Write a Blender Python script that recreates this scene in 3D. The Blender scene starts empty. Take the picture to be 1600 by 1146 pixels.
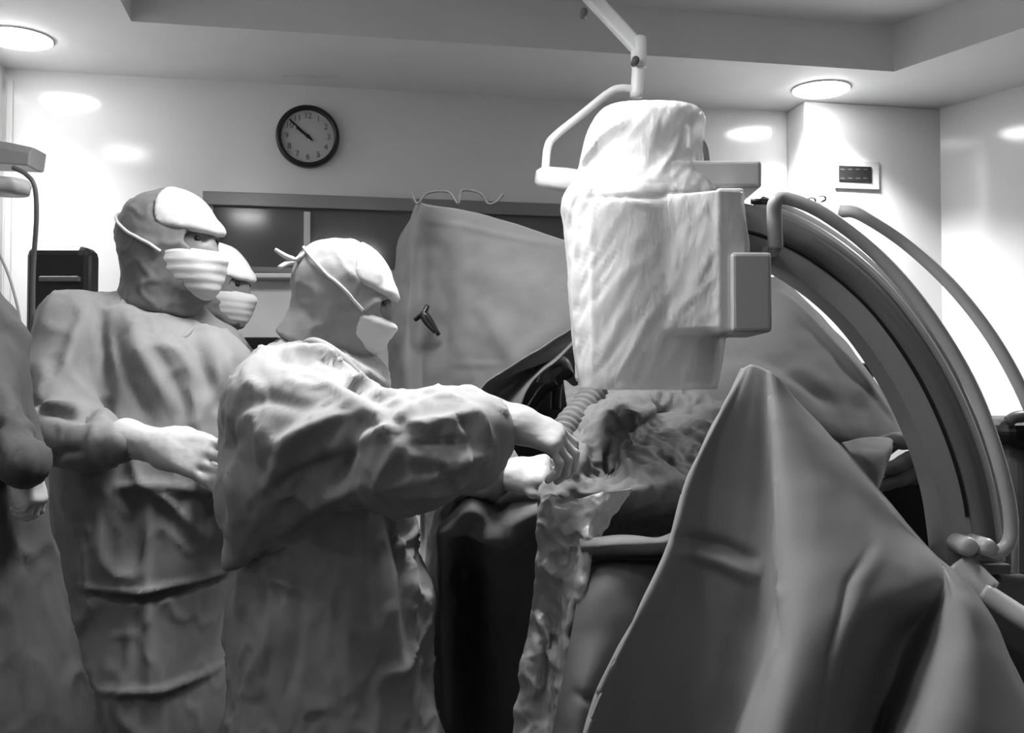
import bpy, math, random
import numpy as np
from mathutils import noise as mnoise, Vector
random.seed(7); np.random.seed(7)
SC = bpy.context.scene
COL = SC.collection
# ------------------------------------------------------------------ camera
F = 1600.0; H = 1.32; PITCH = math.atan(47/F)
cam = bpy.data.cameras.new('camera'); cam.lens = 36.0; cam.sensor_width = 36.0
cam.clip_start = 0.05
co = bpy.data.objects.new('camera', cam); COL.objects.link(co)
co.location = (0, 0, H); co.rotation_euler = (math.pi/2 + PITCH, 0, 0)
SC.camera = co
# ------------------------------------------------------------------ world, exposure
w = bpy.data.worlds.new('world'); SC.world = w; w.use_nodes = True
w.node_tree.nodes['Background'].inputs[0].default_value = (1, 1, 1, 1)
w.node_tree.nodes['Background'].inputs[1].default_value = 0.02
SC.view_settings.view_transform = 'Standard'; SC.view_settings.look = 'None'
SC.view_settings.gamma = 1.0; SC.view_settings.use_curve_mapping = False
SC.view_settings.exposure = 0.0
CEIL = 2.79

def ray(px, py):
    x = (px-800)/F; z = -(py-573)/F
    c, s = math.cos(PITCH), math.sin(PITCH)
    return np.array([x, c - z*s, s + z*c])
def P(px, py, Y):
    d = ray(px, py); k = Y/d[1]
    return np.array([d[0]*k, Y, H + d[2]*k])
def on_z(px, py, z):
    d = ray(px, py); k = (z-H)/d[2]
    return np.array([d[0]*k, d[1]*k, z])
def on_plane(px, py, p0, n):
    d = ray(px, py); o = np.array([0, 0, H]); k = np.dot(p0-o, n)/np.dot(d, n)
    return o + d*k
# room corners at ceiling level
CL = on_z(8, 108, CEIL); CR = on_z(1415, 185, CEIL)
bdir = CR - CL; bdir /= np.linalg.norm(bdir)
bn = np.array([bdir[1], -bdir[0], 0])                 # towards the camera
rt = on_z(1600, 132, CEIL); rdir = rt - CR; rdir /= np.linalg.norm(rdir)   # right wall, towards camera
ldir = -np.array([bdir[1]*-1, bdir[0], 0]); ldir /= np.linalg.norm(ldir)    # left wall, towards camera

# lamps in the ceiling (each is built below with its housing)
LAMPS = [  # point on ceiling, watts, shows
    (on_z(28, 58, CEIL), 9), (on_z(1283, 138, CEIL), 40),
    (np.array([-1.75, 3.1, CEIL]), 8), (np.array([1.9, 2.9, CEIL]), 32),  # unseen lamps added to light the gowned group and the right side
    (np.array([-0.8, 1.1, CEIL]), 1.5), (np.array([1.3, -0.6, CEIL]), 4),  # first inferred from the window reflection; second added behind camera as front fill
]
for i, (p, wt) in enumerate(LAMPS):
    l = bpy.data.lights.new('downlight_light', 'AREA'); l.shape = 'DISK'; l.size = 0.2; l.energy = wt
    l.spread = math.radians(112 if i < 2 else 140)
    o = bpy.data.objects.new('downlight_light', l); COL.objects.link(o); o.location = (p[0], p[1], CEIL-0.03)
# overhead lamp added out of view to light the people and table
OP = np.array([-0.2, 2.0, 2.36])
l = bpy.data.lights.new('added_overhead_light', 'AREA'); l.shape = 'DISK'; l.size = 0.5; l.energy = 11.5; l.spread = math.radians(130)
o = bpy.data.objects.new('added_overhead_light', l); COL.objects.link(o); o.location = OP

# ------------------------------------------------------------------ materials
def mat(name, g, rough=0.8, bump=0, bscale=20, stretch=(1, 1, 1), var=0.0, spec=0.4, metal=0, bdist=0.004, sheen=0, detail=4, rotz=0):
    m = bpy.data.materials.new(name); m.use_nodes = True
    nt = m.node_tree; b = nt.nodes['Principled BSDF']
    b.inputs['Base Color'].default_value = (g, g, g, 1); b.inputs['Roughness'].default_value = rough
    b.inputs['Metallic'].default_value = metal; b.inputs['Specular IOR Level'].default_value = spec
    if sheen: b.inputs['Sheen Weight'].default_value = sheen
    tc = nt.nodes.new('ShaderNodeTexCoord'); mp = nt.nodes.new('ShaderNodeMapping')
    mp.inputs['Scale'].default_value = stretch; mp.inputs['Rotation'].default_value = (0, rotz, 0)
    nt.links.new(tc.outputs['Object'], mp.inputs['Vector'])
    nz = nt.nodes.new('ShaderNodeTexNoise'); nz.inputs['Scale'].default_value = bscale; nz.inputs['Detail'].default_value = detail
    nt.links.new(mp.outputs[0], nz.inputs['Vector'])
    if bump:
        bp = nt.nodes.new('ShaderNodeBump'); bp.inputs['Strength'].default_value = bump; bp.inputs['Distance'].default_value = bdist
        nt.links.new(nz.outputs['Fac'], bp.inputs['Height']); nt.links.new(bp.outputs[0], b.inputs['Normal'])
    if var:
        r = nt.nodes.new('ShaderNodeMapRange'); r.inputs['From Min'].default_value = .3; r.inputs['From Max'].default_value = .7
        r.inputs['To Min'].default_value = g*(1-var); r.inputs['To Max'].default_value = g*(1+var)
        nt.links.new(nz.outputs['Fac'], r.inputs['Value']); nt.links.new(r.outputs[0], b.inputs['Base Color'])
    return m
M = {}
M['wall'] = mat('gloss_wall_paint', .70, .12, .03, 1.2, spec=.5, bdist=.02)
M['ceil'] = mat('ceiling_paint', .72, .55, .1, 5, var=.02)
M['floor'] = mat('floor_vinyl', .035, .35, .05, 30, var=.1)
M['white'] = mat('white_enamel', .62, .3, .02, 60)
M['whiter'] = mat('white_enamel_arm', .9, .35, .02, 60)
M['grey'] = mat('grey_enamel', .36, .4, .03, 80, var=.03)
M['greyd'] = mat('dark_grey_enamel', .12, .4, .03, 80, var=.03)
M['tube'] = mat('pale_grey_tube', .5, .35, .02, 60)
M['black'] = mat('black_plastic', .012, .35, .1, 80)
M['blackm'] = mat('matt_black', .015, .7, .2, 60)
M['gown'] = mat('gown_cloth', .30, .9, .3, 26, (1, 1, .8), var=.05, bdist=.004)
M['gown2'] = mat('gown_cloth_deep', .24, .9, .3, 22, (1, 1, .8), var=.06, bdist=.005)
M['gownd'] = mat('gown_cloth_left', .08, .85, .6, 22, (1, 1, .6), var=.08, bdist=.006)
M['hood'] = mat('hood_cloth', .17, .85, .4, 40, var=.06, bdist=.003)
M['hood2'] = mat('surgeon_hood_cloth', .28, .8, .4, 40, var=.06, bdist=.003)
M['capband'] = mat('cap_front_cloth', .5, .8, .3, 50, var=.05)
M['mask'] = mat('mask_paper', .6, .85, .3, 60, (1, 1, 3), bdist=.002)
M['glove'] = mat('latex_glove', .5, .42, .3, 60, bdist=.002)
M['skin'] = mat('skin', .17, .5, .2, 90, var=.06, bdist=.001)
M['eye'] = mat('eye_dark', .015, .15)
M['hair'] = mat('hair', .03, .6, .5, 120, (1, 1, .2))
M['drape'] = mat('surgical_drape', .14, .85, .35, 14, var=.04, bdist=.006)
M['drapel'] = mat('surgical_drape_front', .22, .85, .35, 9, var=.05, bdist=.006)
M['draped'] = mat('dark_drape', .14, .85, .5, 14, var=.1, bdist=.01)
M['drapem'] = mat('table_drape', .15, .75, .6, 18, var=.1, bdist=.01)
M['glass'] = mat('window_glass_dark', .1, .1, 0, 4, var=.06, spec=.8)
M['frame'] = mat('window_frame_metal', .25, .22, .02, 30, metal=.4)
M['clockface'] = mat('clock_face', .45, .4)
M['emit'] = bpy.data.materials.new('lamp_diffuser'); M['emit'].use_nodes = True
_b = M['emit'].node_tree.nodes['Principled BSDF']; _b.inputs['Emission Color'].default_value = (1, 1, 1, 1); _b.inputs['Emission Strength'].default_value = 25
_b.inputs['Base Color'].default_value = (1, 1, 1, 1)
def film(name, g, alpha, rough=.22, bs=9, stretch=(1, 1, .35), bd=.02, bst=.8):
    m = mat(name, g, rough, bst, bs, stretch, spec=.6, bdist=bd, detail=6, rotz=.5)
    m.node_tree.nodes['Principled BSDF'].inputs['Alpha'].default_value = alpha
    return m
M['film'] = film('clear_plastic_cover', .85, .6, bs=20, bd=.012)
M['film2'] = film('crinkled_plastic_sheet', .42, .8, .2, 22, (1, 1, .5), .015)

# ------------------------------------------------------------------ object helpers
def wloc(o):
    p = np.zeros(3)
    while o is not None:
        p += np.array(o.location); o = o.parent
    return p
def mesh_obj(name, V, Fc, m, parent=None, smooth=True, solid=0, bevel=0, sub=0, origin=None):
    V = np.asarray(V, float)
    if parent is not None: off = wloc(parent); loc = (0, 0, 0)
    else:
        off = origin if origin is not None else np.array([(V[:, 0].min()+V[:, 0].max())/2, (V[:, 1].min()+V[:, 1].max())/2, V[:, 2].min()])
        loc = tuple(off)
    me = bpy.data.meshes.new(name); me.from_pydata((V-off).tolist(), [], [list(map(int, f)) for f in Fc]); me.validate()
    me.materials.append(m)
    if smooth: me.polygons.foreach_set('use_smooth', [True]*len(me.polygons))
    o = bpy.data.objects.new(name, me); COL.objects.link(o); o.location = loc
    if parent is not None: o.parent = parent
    if solid:
        s = o.modifiers.new('thickness', 'SOLIDIFY'); s.thickness = solid; s.offset = 0
    if bevel:
        b = o.modifiers.new('bevel', 'BEVEL'); b.width = bevel; b.segments = 3; b.limit_method = 'ANGLE'
    if sub:
        s = o.modifiers.new('subsurf', 'SUBSURF'); s.levels = sub; s.render_levels = sub
    return o
def tag(o, label, cat=None, group=None, kind=None):
    if label: o['label'] = label
    if cat: o['category'] = cat
    if group: o['group'] = group
    if kind: o['kind'] = kind
    return o
def thing(name, loc, label, cat, group=None):
    o = bpy.data.objects.new(name, None); COL.objects.link(o); o.location = tuple(loc); o.empty_display_size = .1
    return tag(o, label, cat, group)
def join(parts):
    V = []; Fc = []; n = 0
    for v, f in parts:
        V.append(np.asarray(v, float)); Fc += [[i+n for i in q] for q in f]; n += len(v)
    return np.vstack(V), Fc
def quadbox(c, u, v, w_, su, sv, sw):
    c = np.asarray(c, float); u, v, w_ = [np.asarray(a, float)/np.linalg.norm(a) for a in (u, v, w_)]
    V = [c + u*su*a + v*sv*b + w_*sw*d for a in (-.5, .5) for b in (-.5, .5) for d in (-.5, .5)]
    Fc = [(0, 1, 3, 2), (4, 6, 7, 5), (0, 4, 5, 1), (2, 3, 7, 6), (0, 2, 6, 4), (1, 5, 7, 3)]
    return np.array(V), [list(f) for f in Fc]
X, Yv, Z = np.array([1., 0, 0]), np.array([0, 1., 0]), np.array([0, 0, 1.])
def box(a, b):
    a = np.asarray(a, float); b = np.asarray(b, float)
    return quadbox((a+b)/2, X, Yv, Z, *(b-a))
def catmull(pts, n):
    pts = np.asarray(pts, float); k = len(pts)
    t = np.linspace(0, k-1, n); i = np.clip(t.astype(int), 0, k-2); u = (t-i)[:, None]
    p0 = np.where((i > 0)[:, None], pts[np.maximum(i-1, 0)], 2*pts[0]-pts[1]); p1 = pts[i]; p2 = pts[i+1]
    p3 = np.where((i < k-2)[:, None], pts[np.minimum(i+2, k-1)], 2*pts[-1]-pts[-2])
    return .5*((2*p1)+(-p0+p2)*u+(2*p0-5*p1+4*p2-p3)*u**2+(-p0+3*p1-3*p2+p3)*u**3)
def sweep(path, prof, n=40, up=(0, 1, 0), scale=None, caps=True):
    """prof: list of (a,b): a along side (perp to path and up), b along up."""
    C = catmull(path, n) if n else np.asarray(path, float); n = len(C)
    T = np.gradient(C, axis=0); T /= np.linalg.norm(T, axis=1)[:, None]
    up = np.asarray(up, float); S = np.cross(T, up); S /= np.linalg.norm(S, axis=1)[:, None]; U = np.cross(S, T)
    if scale is None: sc = np.ones(n)
    else: sc = catmull(np.array([[s_, 0, 0] for s_ in scale]), n)[:, 0]
    prof = np.asarray(prof, float); m = len(prof)
    V = (C[:, None] + (S[:, None]*prof[None, :, :1] + U[:, None]*prof[None, :, 1:])*sc[:, None, None]).reshape(-1, 3)
    Fc = [[i*m+j, i*m+(j+1) % m, (i+1)*m+(j+1) % m, (i+1)*m+j] for i in range(n-1) for j in range(m)]
    if caps: Fc += [list(range(m))[::-1], [(n-1)*m+j for j in range(m)]]
    return V, Fc
def circ(r, m=14): return [(r*math.cos(2*math.pi*i/m), r*math.sin(2*math.pi*i/m)) for i in range(m)]
def rot_frame_tube(path, r, n=40, m=14, scale=None):
    C = catmull(path, n); d = C[-1]-C[0]; up = Yv if abs(d[1]) < .8*np.linalg.norm(d) else Z
    return sweep(C, circ(r, m), 0, up, None if scale is None else catmull(np.array([[s_, 0, 0] for s_ in scale]), n)[:, 0])
def lathe(prof, c, axis=Z, m=48):
    axis = np.asarray(axis, float)/np.linalg.norm(axis); a = X if abs(axis[0]) < .8 else Yv
    u = np.cross(axis, a); u /= np.linalg.norm(u); v = np.cross(axis, u); V = []
    for r, h in prof:
        for i in range(m):
            t = 2*math.pi*i/m; V.append(np.asarray(c)+axis*h+(u*math.cos(t)+v*math.sin(t))*r)
    k = len(prof)
    Fc = [[i*m+j, i*m+(j+1) % m, (i+1)*m+(j+1) % m, (i+1)*m+j] for i in range(k-1) for j in range(m)]
    Fc += [list(range(m))[::-1], [(k-1)*m+j for j in range(m)]]
    return np.array(V), Fc
def fbm(V, s, stretch=(1, 1, 1), seed=0, octs=3):
    out = np.zeros(len(V)); st = np.array(stretch)*s
    for i, p in enumerate(V*st+seed*7.3):
        out[i] = mnoise.fractal(Vector(p), 1.0, 2.0, octs)
    return out
def dist_poly(P2, poly):
    d = np.full(len(P2), 1e9); u = np.zeros(len(P2)); n = len(poly)-1
    for i, (a, b) in enumerate(zip(poly[:-1], poly[1:])):
        ab = b-a; t = np.clip(((P2-a)@ab)/max(ab@ab, 1e-12), 0, 1); e = np.linalg.norm(P2-(a+t[:, None]*ab), axis=1)
        u = np.where(e < d, (i+t)/n, u); d = np.minimum(d, e)
    return d, np.sin(math.pi*np.clip(u, 0, 1))**.7
def fold(V, N, Y0, poly, wpx, amp, facing=True):
    """raise (amp>0) or press in (amp<0) a fold along a line on the cloth"""
    pw = np.array([P(a, b, Y0)[[0, 2]] for a, b in poly]); wd = wpx*Y0/F
    d, fade = dist_poly(V[:, [0, 2]], pw); k = amp*np.exp(-(d/wd)**2)*fade*1.25
    if facing: k = k*np.clip(-N[:, 1]*2+.3, 0, 1)
    return V + N*k[:, None]
def sheet(name, ctrl, m, parent=None, nu=90, nv=90, noise=(.006, 6), folds=(), solid=.003, Y0=2, seed=0, crumple=0, stretch=(1, 1, 1), extra=None):
    g = np.array([[P(*c) for c in row] for row in ctrl])
    g = np.array([catmull(r_, nu) for r_ in g]); g = np.transpose(g, (1, 0, 2)); g = np.array([catmull(r_, nv) for r_ in g]); g = np.transpose(g, (1, 0, 2))
    du = np.gradient(g, axis=1); dv = np.gradient(g, axis=0); N = np.cross(dv, du); N /= np.maximum(np.linalg.norm(N, axis=2), 1e-9)[..., None]
    V = g.reshape(-1, 3); N = N.reshape(-1, 3); N = np.where((N[:, 1] > 0)[:, None], -N, N)
    V = V + N*(fbm(V, noise[1], stretch, seed)*noise[0])[:, None]
    if crumple:
        r_ = 1-np.abs(fbm(V, 22, stretch, seed+3, 2))*2.2; V = V + N*(r_*crumple)[:, None]
    for (poly, wpx, amp) in folds: V = fold(V, N, Y0, poly, wpx, amp, False)
    if extra is not None: V = extra(V, N)
    Fc = [[i*nu+j, i*nu+j+1, (i+1)*nu+j+1, (i+1)*nu+j] for i in range(nv-1) for j in range(nu-1)]
    return mesh_obj(name, V, Fc, m, parent, solid=solid)

# ------------------------------------------------------------------ signed distance modelling
def sm(a, b, k):
    if k <= 0: return np.minimum(a, b)
    h = np.maximum(k-np.abs(a-b), 0)/k; return np.minimum(a, b)-h*h*k*.25
def smx(a, b, k): return -sm(-a, -b, k)
def cone(a, b, ra, rb):
    a = np.asarray(a, float); b = np.asarray(b, float); ba = b-a; L = max(ba@ba, 1e-12)
    def f(p):
        t = np.clip(((p-a)@ba)/L, 0, 1); return np.linalg.norm(p-(a+t[:, None]*ba), axis=1)-(ra+(rb-ra)*t)
    f.bb = (np.minimum(a, b)-max(ra, rb), np.maximum(a, b)+max(ra, rb)); return f
def ell(c, r, R=None):
    c = np.asarray(c, float); r = np.asarray(r, float)
    def f(p):
        q = p-c
        if R is not None: q = q@R
        k0 = np.linalg.norm(q/r, axis=1); k1 = np.linalg.norm(q/(r*r), axis=1); return k0*(k0-1)/np.maximum(k1, 1e-9)
    f.bb = (c-max(r), c+max(r)) if R is not None else (c-r, c+r); return f
def flat(a, b, ra, rb, sq, yaw=0):
    """tapered trunk between a and b whose depth is sq times its width, turned by yaw"""
    a = np.asarray(a, float); b = np.asarray(b, float); cy, sy = math.cos(yaw), math.sin(yaw)
    R = np.array([[cy, -sy, 0], [sy, cy, 0], [0, 0, 1.]])
    def tr(q): q = q@R; q = q.copy(); q[..., 1] /= sq; return q
    a2, b2 = tr(a[None])[0], tr(b[None])[0]; g = cone(a2, b2, ra, rb)
    def f(p): return g(tr(p))*min(1, sq)
    f.bb = (np.minimum(a, b)-max(ra, rb), np.maximum(a, b)+max(ra, rb)); return f
def uni(fs, k=.03):
    def f(p):
        d = fs[0](p)
        for g in fs[1:]: d = sm(d, g(p), k)
        return d
    f.bb = (np.min([g.bb[0] for g in fs], 0), np.max([g.bb[1] for g in fs], 0)); return f
def infl(f0, e):
    def f(p): return f0(p)-e
    f.bb = (f0.bb[0]-e, f0.bb[1]+e); return f
def cut(f0, f1, k=.005):        # f0 and not f1
    def f(p): return smx(f0(p), -f1(p), k)
    f.bb = f0.bb; return f
def meet(f0, f1, k=.005):
    def f(p): return smx(f0(p), f1(p), k)
    f.bb = f0.bb; return f
def half(pt, n):                # inside where (p-pt).n < 0
    pt = np.asarray(pt, float); n = np.asarray(n, float)/np.linalg.norm(n)
    def f(p): return (p-pt)@n
    f.bb = (pt-9, pt+9); return f
def local(f0, c, R, s=1.0, ext=.4):
    c = np.asarray(c, float)
    def f(p): return f0(((p-c)@R)/s)*s
    f.bb = (c-ext*s, c+ext*s); return f
def nets(f, h, pad=2, bb=None):
    lo, hi = bb if bb is not None else f.bb
    lo = lo-pad*h; n = np.ceil((hi-lo)/h).astype(int)+pad+1
    xs = [lo[i]+h*np.arange(n[i]) for i in range(3)]
    D = np.empty(n)
    for i, x in enumerate(xs[0]):
        yy, zz = np.meshgrid(xs[1], xs[2], indexing='ij')
        D[i] = f(np.stack([np.full(yy.size, x), yy.ravel(), zz.ravel()], 1)).reshape(yy.shape)
    S = D < 0
    c = [D[a:n[0]-1+a, b:n[1]-1+b, d:n[2]-1+d] for a in (0, 1) for b in (0, 1) for d in (0, 1)]
    offs = np.array([(a, b, d) for a in (0, 1) for b in (0, 1) for d in (0, 1)], float)
    sg = sum((q < 0).astype(int) for q in c); act = (sg > 0) & (sg < 8)
    idx = np.full(act.shape, -1); idx[act] = np.arange(act.sum())
    vals = np.stack([q[act] for q in c], 1); acc = np.zeros((len(vals), 3)); cnt = np.zeros(len(vals))
    for i in range(8):
        for j in range(i+1, 8):
            if np.abs(offs[i]-offs[j]).sum() != 1: continue
            a, b = vals[:, i], vals[:, j]; cr = (a < 0) != (b < 0); t = np.where(cr, a/np.where(cr, a-b, 1), 0)
            acc += np.where(cr[:, None], offs[i]+t[:, None]*(offs[j]-offs[i]), 0); cnt += cr
    V = (np.argwhere(act)+acc/np.maximum(cnt, 1)[:, None])*h+lo
    Fc = []
    for ax in range(3):
        s0 = [slice(0, -1)]*3; s1 = [slice(0, -1)]*3; s0[ax] = slice(0, -1); s1[ax] = slice(1, None)
        a = S[tuple(s0)]; b = S[tuple([slice(0, -1) if k != ax else slice(1, None) for k in range(3)])]
        e = np.argwhere(a != b); o1, o2 = [k for k in range(3) if k != ax]
        e = e[(e[:, o1] > 0) & (e[:, o2] > 0)]
        if not len(e): continue
        ins = a[e[:, 0], e[:, 1], e[:, 2]]
        def g(d1, d2):
            q = e.copy(); q[:, o1] -= d1; q[:, o2] -= d2; return idx[q[:, 0], q[:, 1], q[:, 2]]
        q = np.stack([g(1, 1), g(0, 1), g(0, 0), g(1, 0)], 1)
        if ax == 1: ins = ~ins
        q[~ins] = q[~ins][:, ::-1]; Fc.append(q)
    Fq = np.vstack(Fc); Fq = Fq[(Fq >= 0).all(1)]
    return V, Fq
def normals(V, f, h=.002):
    g = np.stack([f(V+np.eye(3)[i]*h)-f(V-np.eye(3)[i]*h) for i in range(3)], 1)
    return g/np.maximum(np.linalg.norm(g, axis=1), 1e-9)[:, None]
def sdf_obj(name, f, h, m, parent, folds=(), Y0=2, noise=None, extra=None, stretch=(1, 1, 1), seed=0, sub=0):
    V, Fq = nets(f, h)
    if folds or noise or extra:
        N = normals(V, f)
        if noise:
            for amp, s in noise:
                q = fbm(V, abs(s), stretch, seed, 3 if s > 0 else 2)
                if s < 0: q = np.clip(1-np.abs(q)*3.2, -.3, 1)**2
                V = V+N*(q*amp)[:, None]
        for poly, wpx, amp in folds: V = fold(V, N, Y0, poly, wpx, amp)
        if extra: V = extra(V, N)
    return mesh_obj(name, V, Fq, m, parent, sub=sub)
def rotm(yaw=0, pitch=0, roll=0):
    """columns are the local axes in the world; local +x is forward. pitch>0 looks down."""
    cy, sy = math.cos(yaw), math.sin(yaw); cp, sp = math.cos(pitch), math.sin(pitch); cr, sr = math.cos(roll), math.sin(roll)
    Rz = np.array([[cy, -sy, 0], [sy, cy, 0], [0, 0, 1]]); Ry = np.array([[cp, 0, sp], [0, 1, 0], [-sp, 0, cp]]); Rx = np.array([[1, 0, 0], [0, cr, -sr], [0, sr, cr]])
    return Rz@Ry@Rx
def project_to(f, p, off):
    p = np.array(p, float)[None]
    for _ in range(12): p = p-normals(p, f)*(f(p)-off)[:, None]
    return p[0]

# ------------------------------------------------------------------ the room
back = 4.0
LB = CL + ldir*6.6; RB = CR + rdir*6.2
def wallquad(name, a, b, z0=0, z1=CEIL+.3, m='wall', t=.1, n=None):
    a = np.array([a[0], a[1], 0]); b = np.array([b[0], b[1], 0]); d = b-a; L = np.linalg.norm(d); d /= L
    nn = np.array([d[1], -d[0], 0]) if n is None else n
    c = (a+b)/2 - nn*t/2; c = c+Z*(z0+z1)/2
    v, f = quadbox(c, d, nn, Z, L, t, z1-z0)
    return tag(mesh_obj(name, v, f, M[m], smooth=False), None, None, None, 'structure')
wallquad('wall_back', CL, CR, n=bn)
ln = np.array([-ldir[1], ldir[0], 0]); ln = ln if ln[0] > 0 else -ln
rn = np.array([rdir[1], -rdir[0], 0]); rn = rn if rn[0] < 0 else -rn
wallquad('wall_left', CL, LB, n=ln); wallquad('wall_right', CR, RB, n=rn)
dd = (RB-LB)[:2]; nb = np.array([-dd[1], dd[0], 0]); nb /= np.linalg.norm(nb)
M['wallf'] = mat('rear_wall_paint', .12, .6)
wallquad('wall_front', LB, RB, m='wallf', n=nb if nb[1] > 0 else -nb)
v, f = box((-4, -2.6, -.1), (5.5, 6, 0)); tag(mesh_obj('floor', v, f, M['floor'], smooth=False), None, None, None, 'structure')
# ceiling: perimeter soffit round a raised tray
IC = on_z(1397, 112, CEIL); ICl = on_z(-60, 16, CEIL)
tl = IC + (ICl-IC)/np.linalg.norm(ICl-IC)*(np.linalg.norm((CL-CR))-1.15)
tb_r = IC + rdir*3.9; tb_l = tl + ldir*3.9
outer = [np.array([-4.5, 7, 0]), np.array([6.5, 7, 0]), np.array([6.5, -3, 0]), np.array([-4.5, -3, 0])]
inner = [tl, IC, tb_r, tb_l]
ST = .21
V = []
for p in outer: V.append((p[0], p[1], CEIL))
for p in inner: V.append((p[0], p[1], CEIL))
for p in inner: V.append((p[0], p[1], CEIL+ST))
for p in outer: V.append((p[0], p[1], CEIL+ST+.02))
Fc = [[i, (i+1) % 4, 4+(i+1) % 4, 4+i] for i in range(4)] + [[4+i, 4+(i+1) % 4, 8+(i+1) % 4, 8+i] for i in range(4)] + [[8, 9, 10, 11], [12, 15, 14, 13]]
tag(mesh_obj('ceiling', V, Fc, M['ceil'], smooth=False, origin=np.array([0, 2, CEIL])), None, None, None, 'structure')
# pillar in the back right corner
pf = .2
q0 = on_plane(1258, 300, CR+bn*pf, bn); q1 = on_plane(1416, 300, CR+bn*pf, bn)
d = q1-q0; d[2] = 0; L = np.linalg.norm(d)+.25
c = q0+bdir*L/2-bn*pf/2; c[2] = CEIL/2
v, f = quadbox(c, bdir, bn, Z, L, pf, CEIL)
tag(mesh_obj('wall_pillar', v, f, M['wall'], smooth=False, bevel=.01), None, None, None, 'structure')
# window band in the back wall
def bw(px, py, off=0.0): return on_plane(px, py, CL+bn*off, bn)
def wallbox(px0, py0, px1, py1, off, th, base=None, n=None, dr=None):
    n = bn if n is None else n; dr = bdir if dr is None else dr; base = CL if base is None else base
    a = on_plane(px0, py0, base+n*off, n); b = on_plane(px1, py0, base+n*off, n); e = on_plane((px0+px1)/2, py1, base+n*off, n)
    c = (a+b)/2; z1 = c[2]; z0 = e[2]; c = c.copy(); c[2] = (z0+z1)/2
    return quadbox(c+n*th/2, dr, n, Z, abs((b-a)@dr), th, z1-z0)
fr = join([wallbox(318, 313, 960, 333, 0, .045), wallbox(318, 424, 960, 433, 0, .045), wallbox(318, 333, 334, 424, 0, .04), wallbox(944, 333, 960, 424, 0, .04)])
win = mesh_obj('window_1', *fr, M['frame'], smooth=False, bevel=.004); tag(win, None, kind='structure')
v, f = wallbox(333, 333, 945, 425, 0, .012); mesh_obj('glass', v, f, M['glass'], win, smooth=False)
v, f = wallbox(475, 333, 485, 425, .0, .035); tag(mesh_obj('mullion', v, f, M['white'], win, smooth=False), 'white upright mullion')

# panel seam on the left wall corner and slot in the soffit
v, f = wallbox(12, 126, 22, 560, 0, .02); tag(mesh_obj('trim_1', v, f, M['white'], smooth=False, bevel=.003), None, kind='structure')
sl0 = on_z(440, 115, CEIL); sl1 = on_z(530, 119, CEIL)
v, f = quadbox((sl0+sl1)/2-Z*.004, sl1-sl0, np.cross(sl1-sl0, Z), Z, np.linalg.norm(sl1-sl0), .02, .008)
tag(mesh_obj('trim_2', v, f, M['white'], smooth=False), None, kind='structure')

# downlights
for i, (p, wt) in enumerate(LAMPS):
    lb = ['round recessed ceiling downlight at the far left above the white wall', 'round recessed ceiling downlight glowing above the corner pillar',
          'unseen downlight added in the soffit above the gowned group', 'unseen downlight added in the soffit beside the bright right wall', 'recessed downlight above the near left foreground, over the top of the frame', 'unseen fill lamp added behind the camera on the right'][i]
    t = thing('ceiling_downlight', (p[0], p[1], CEIL-.002), lb, 'ceiling light', 'recessed ceiling downlights')
    v, f = lathe([(.132, 0), (.14, 0), (.14, -.004), (.132, -.006)], p-Z*.001, Z); mesh_obj('trim_ring', v, f[:-2]+[[j, (j+1) % 48, 144+(j+1) % 48, 144+j] for j in range(48)], M['white'], t)
    v, f = lathe([(.132, -.002), (.132, -.01), (.12, -.016)], p, Z); mesh_obj('diffuser', v, f, M['emit'], t)

# wall clock
cc = bw(481, 215, 0.0); t = thing('wall_clock', cc, 'round wall clock with black rim on the back wall above the window', 'clock')
R0 = 49*cc[1]/F*1.0
v, f = lathe([(R0*.8, .0), (R0, .0), (R0, .03), (R0*.96, .04), (R0*.86, .04), (R0*.84, .022)], cc, bn, 64); mesh_obj('rim', v, f[:-2]+[[j, (j+1) % 64, 320+(j+1) % 64, 320+j] for j in range(64)], M['black'], t)
v, f = lathe([(R0*.86, .004), (R0*.86, .02)], cc, bn, 64); face = mesh_obj('dial', v, f, M['clockface'], t, smooth=False)
def dialpt(a, r): a = math.radians(a); return cc+bdir*math.sin(a)*r+Z*math.cos(a)*r+bn*.0215
def numeral(s, a, size, parent):
    cu = bpy.data.curves.new('numeral', 'FONT'); cu.body = s; cu.size = size; cu.align_x = 'CENTER'; cu.align_y = 'CENTER'; cu.extrude = .0008
    o = bpy.data.objects.new('numeral', cu); COL.objects.link(o)
    dg = bpy.context.evaluated_depsgraph_get(); me = bpy.data.meshes.new_from_object(o.evaluated_get(dg)); bpy.data.objects.remove(o)
    L_ = np.array([v_.co[:] for v_ in me.vertices]); c_ = dialpt(a, R0*.66)
    W_ = c_+L_[:, :1]*bdir+L_[:, 1:2]*Z+L_[:, 2:3]*bn
    mesh_obj('numeral', W_, [list(p_.vertices) for p_ in me.polygons], M['greyd'], parent, smooth=False)
for h_ in range(1, 13): numeral(str(h_), h_*30, R0*.26, face)
def hand(name, a, r0, r1, w_):
    d_ = dialpt(a, 1)-dialpt(a, 0); c_ = dialpt(a, (r0+r1)/2)+bn*.004; v, f = quadbox(c_, d_, np.cross(d_, bn), bn, r1-r0, w_, .002); mesh_obj(name, v, f, M['black'], t, smooth=False)
hand('hour_hand', -52, -.02, R0*.45, .012); hand('minute_hand', -48, -.03, R0*.78, .008)
v, f = lathe([(.009, 0), (.009, .01), (.004, .012)], cc+bn*.02, bn, 20); mesh_obj('pivot', v, f, M['black'], t)

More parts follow.
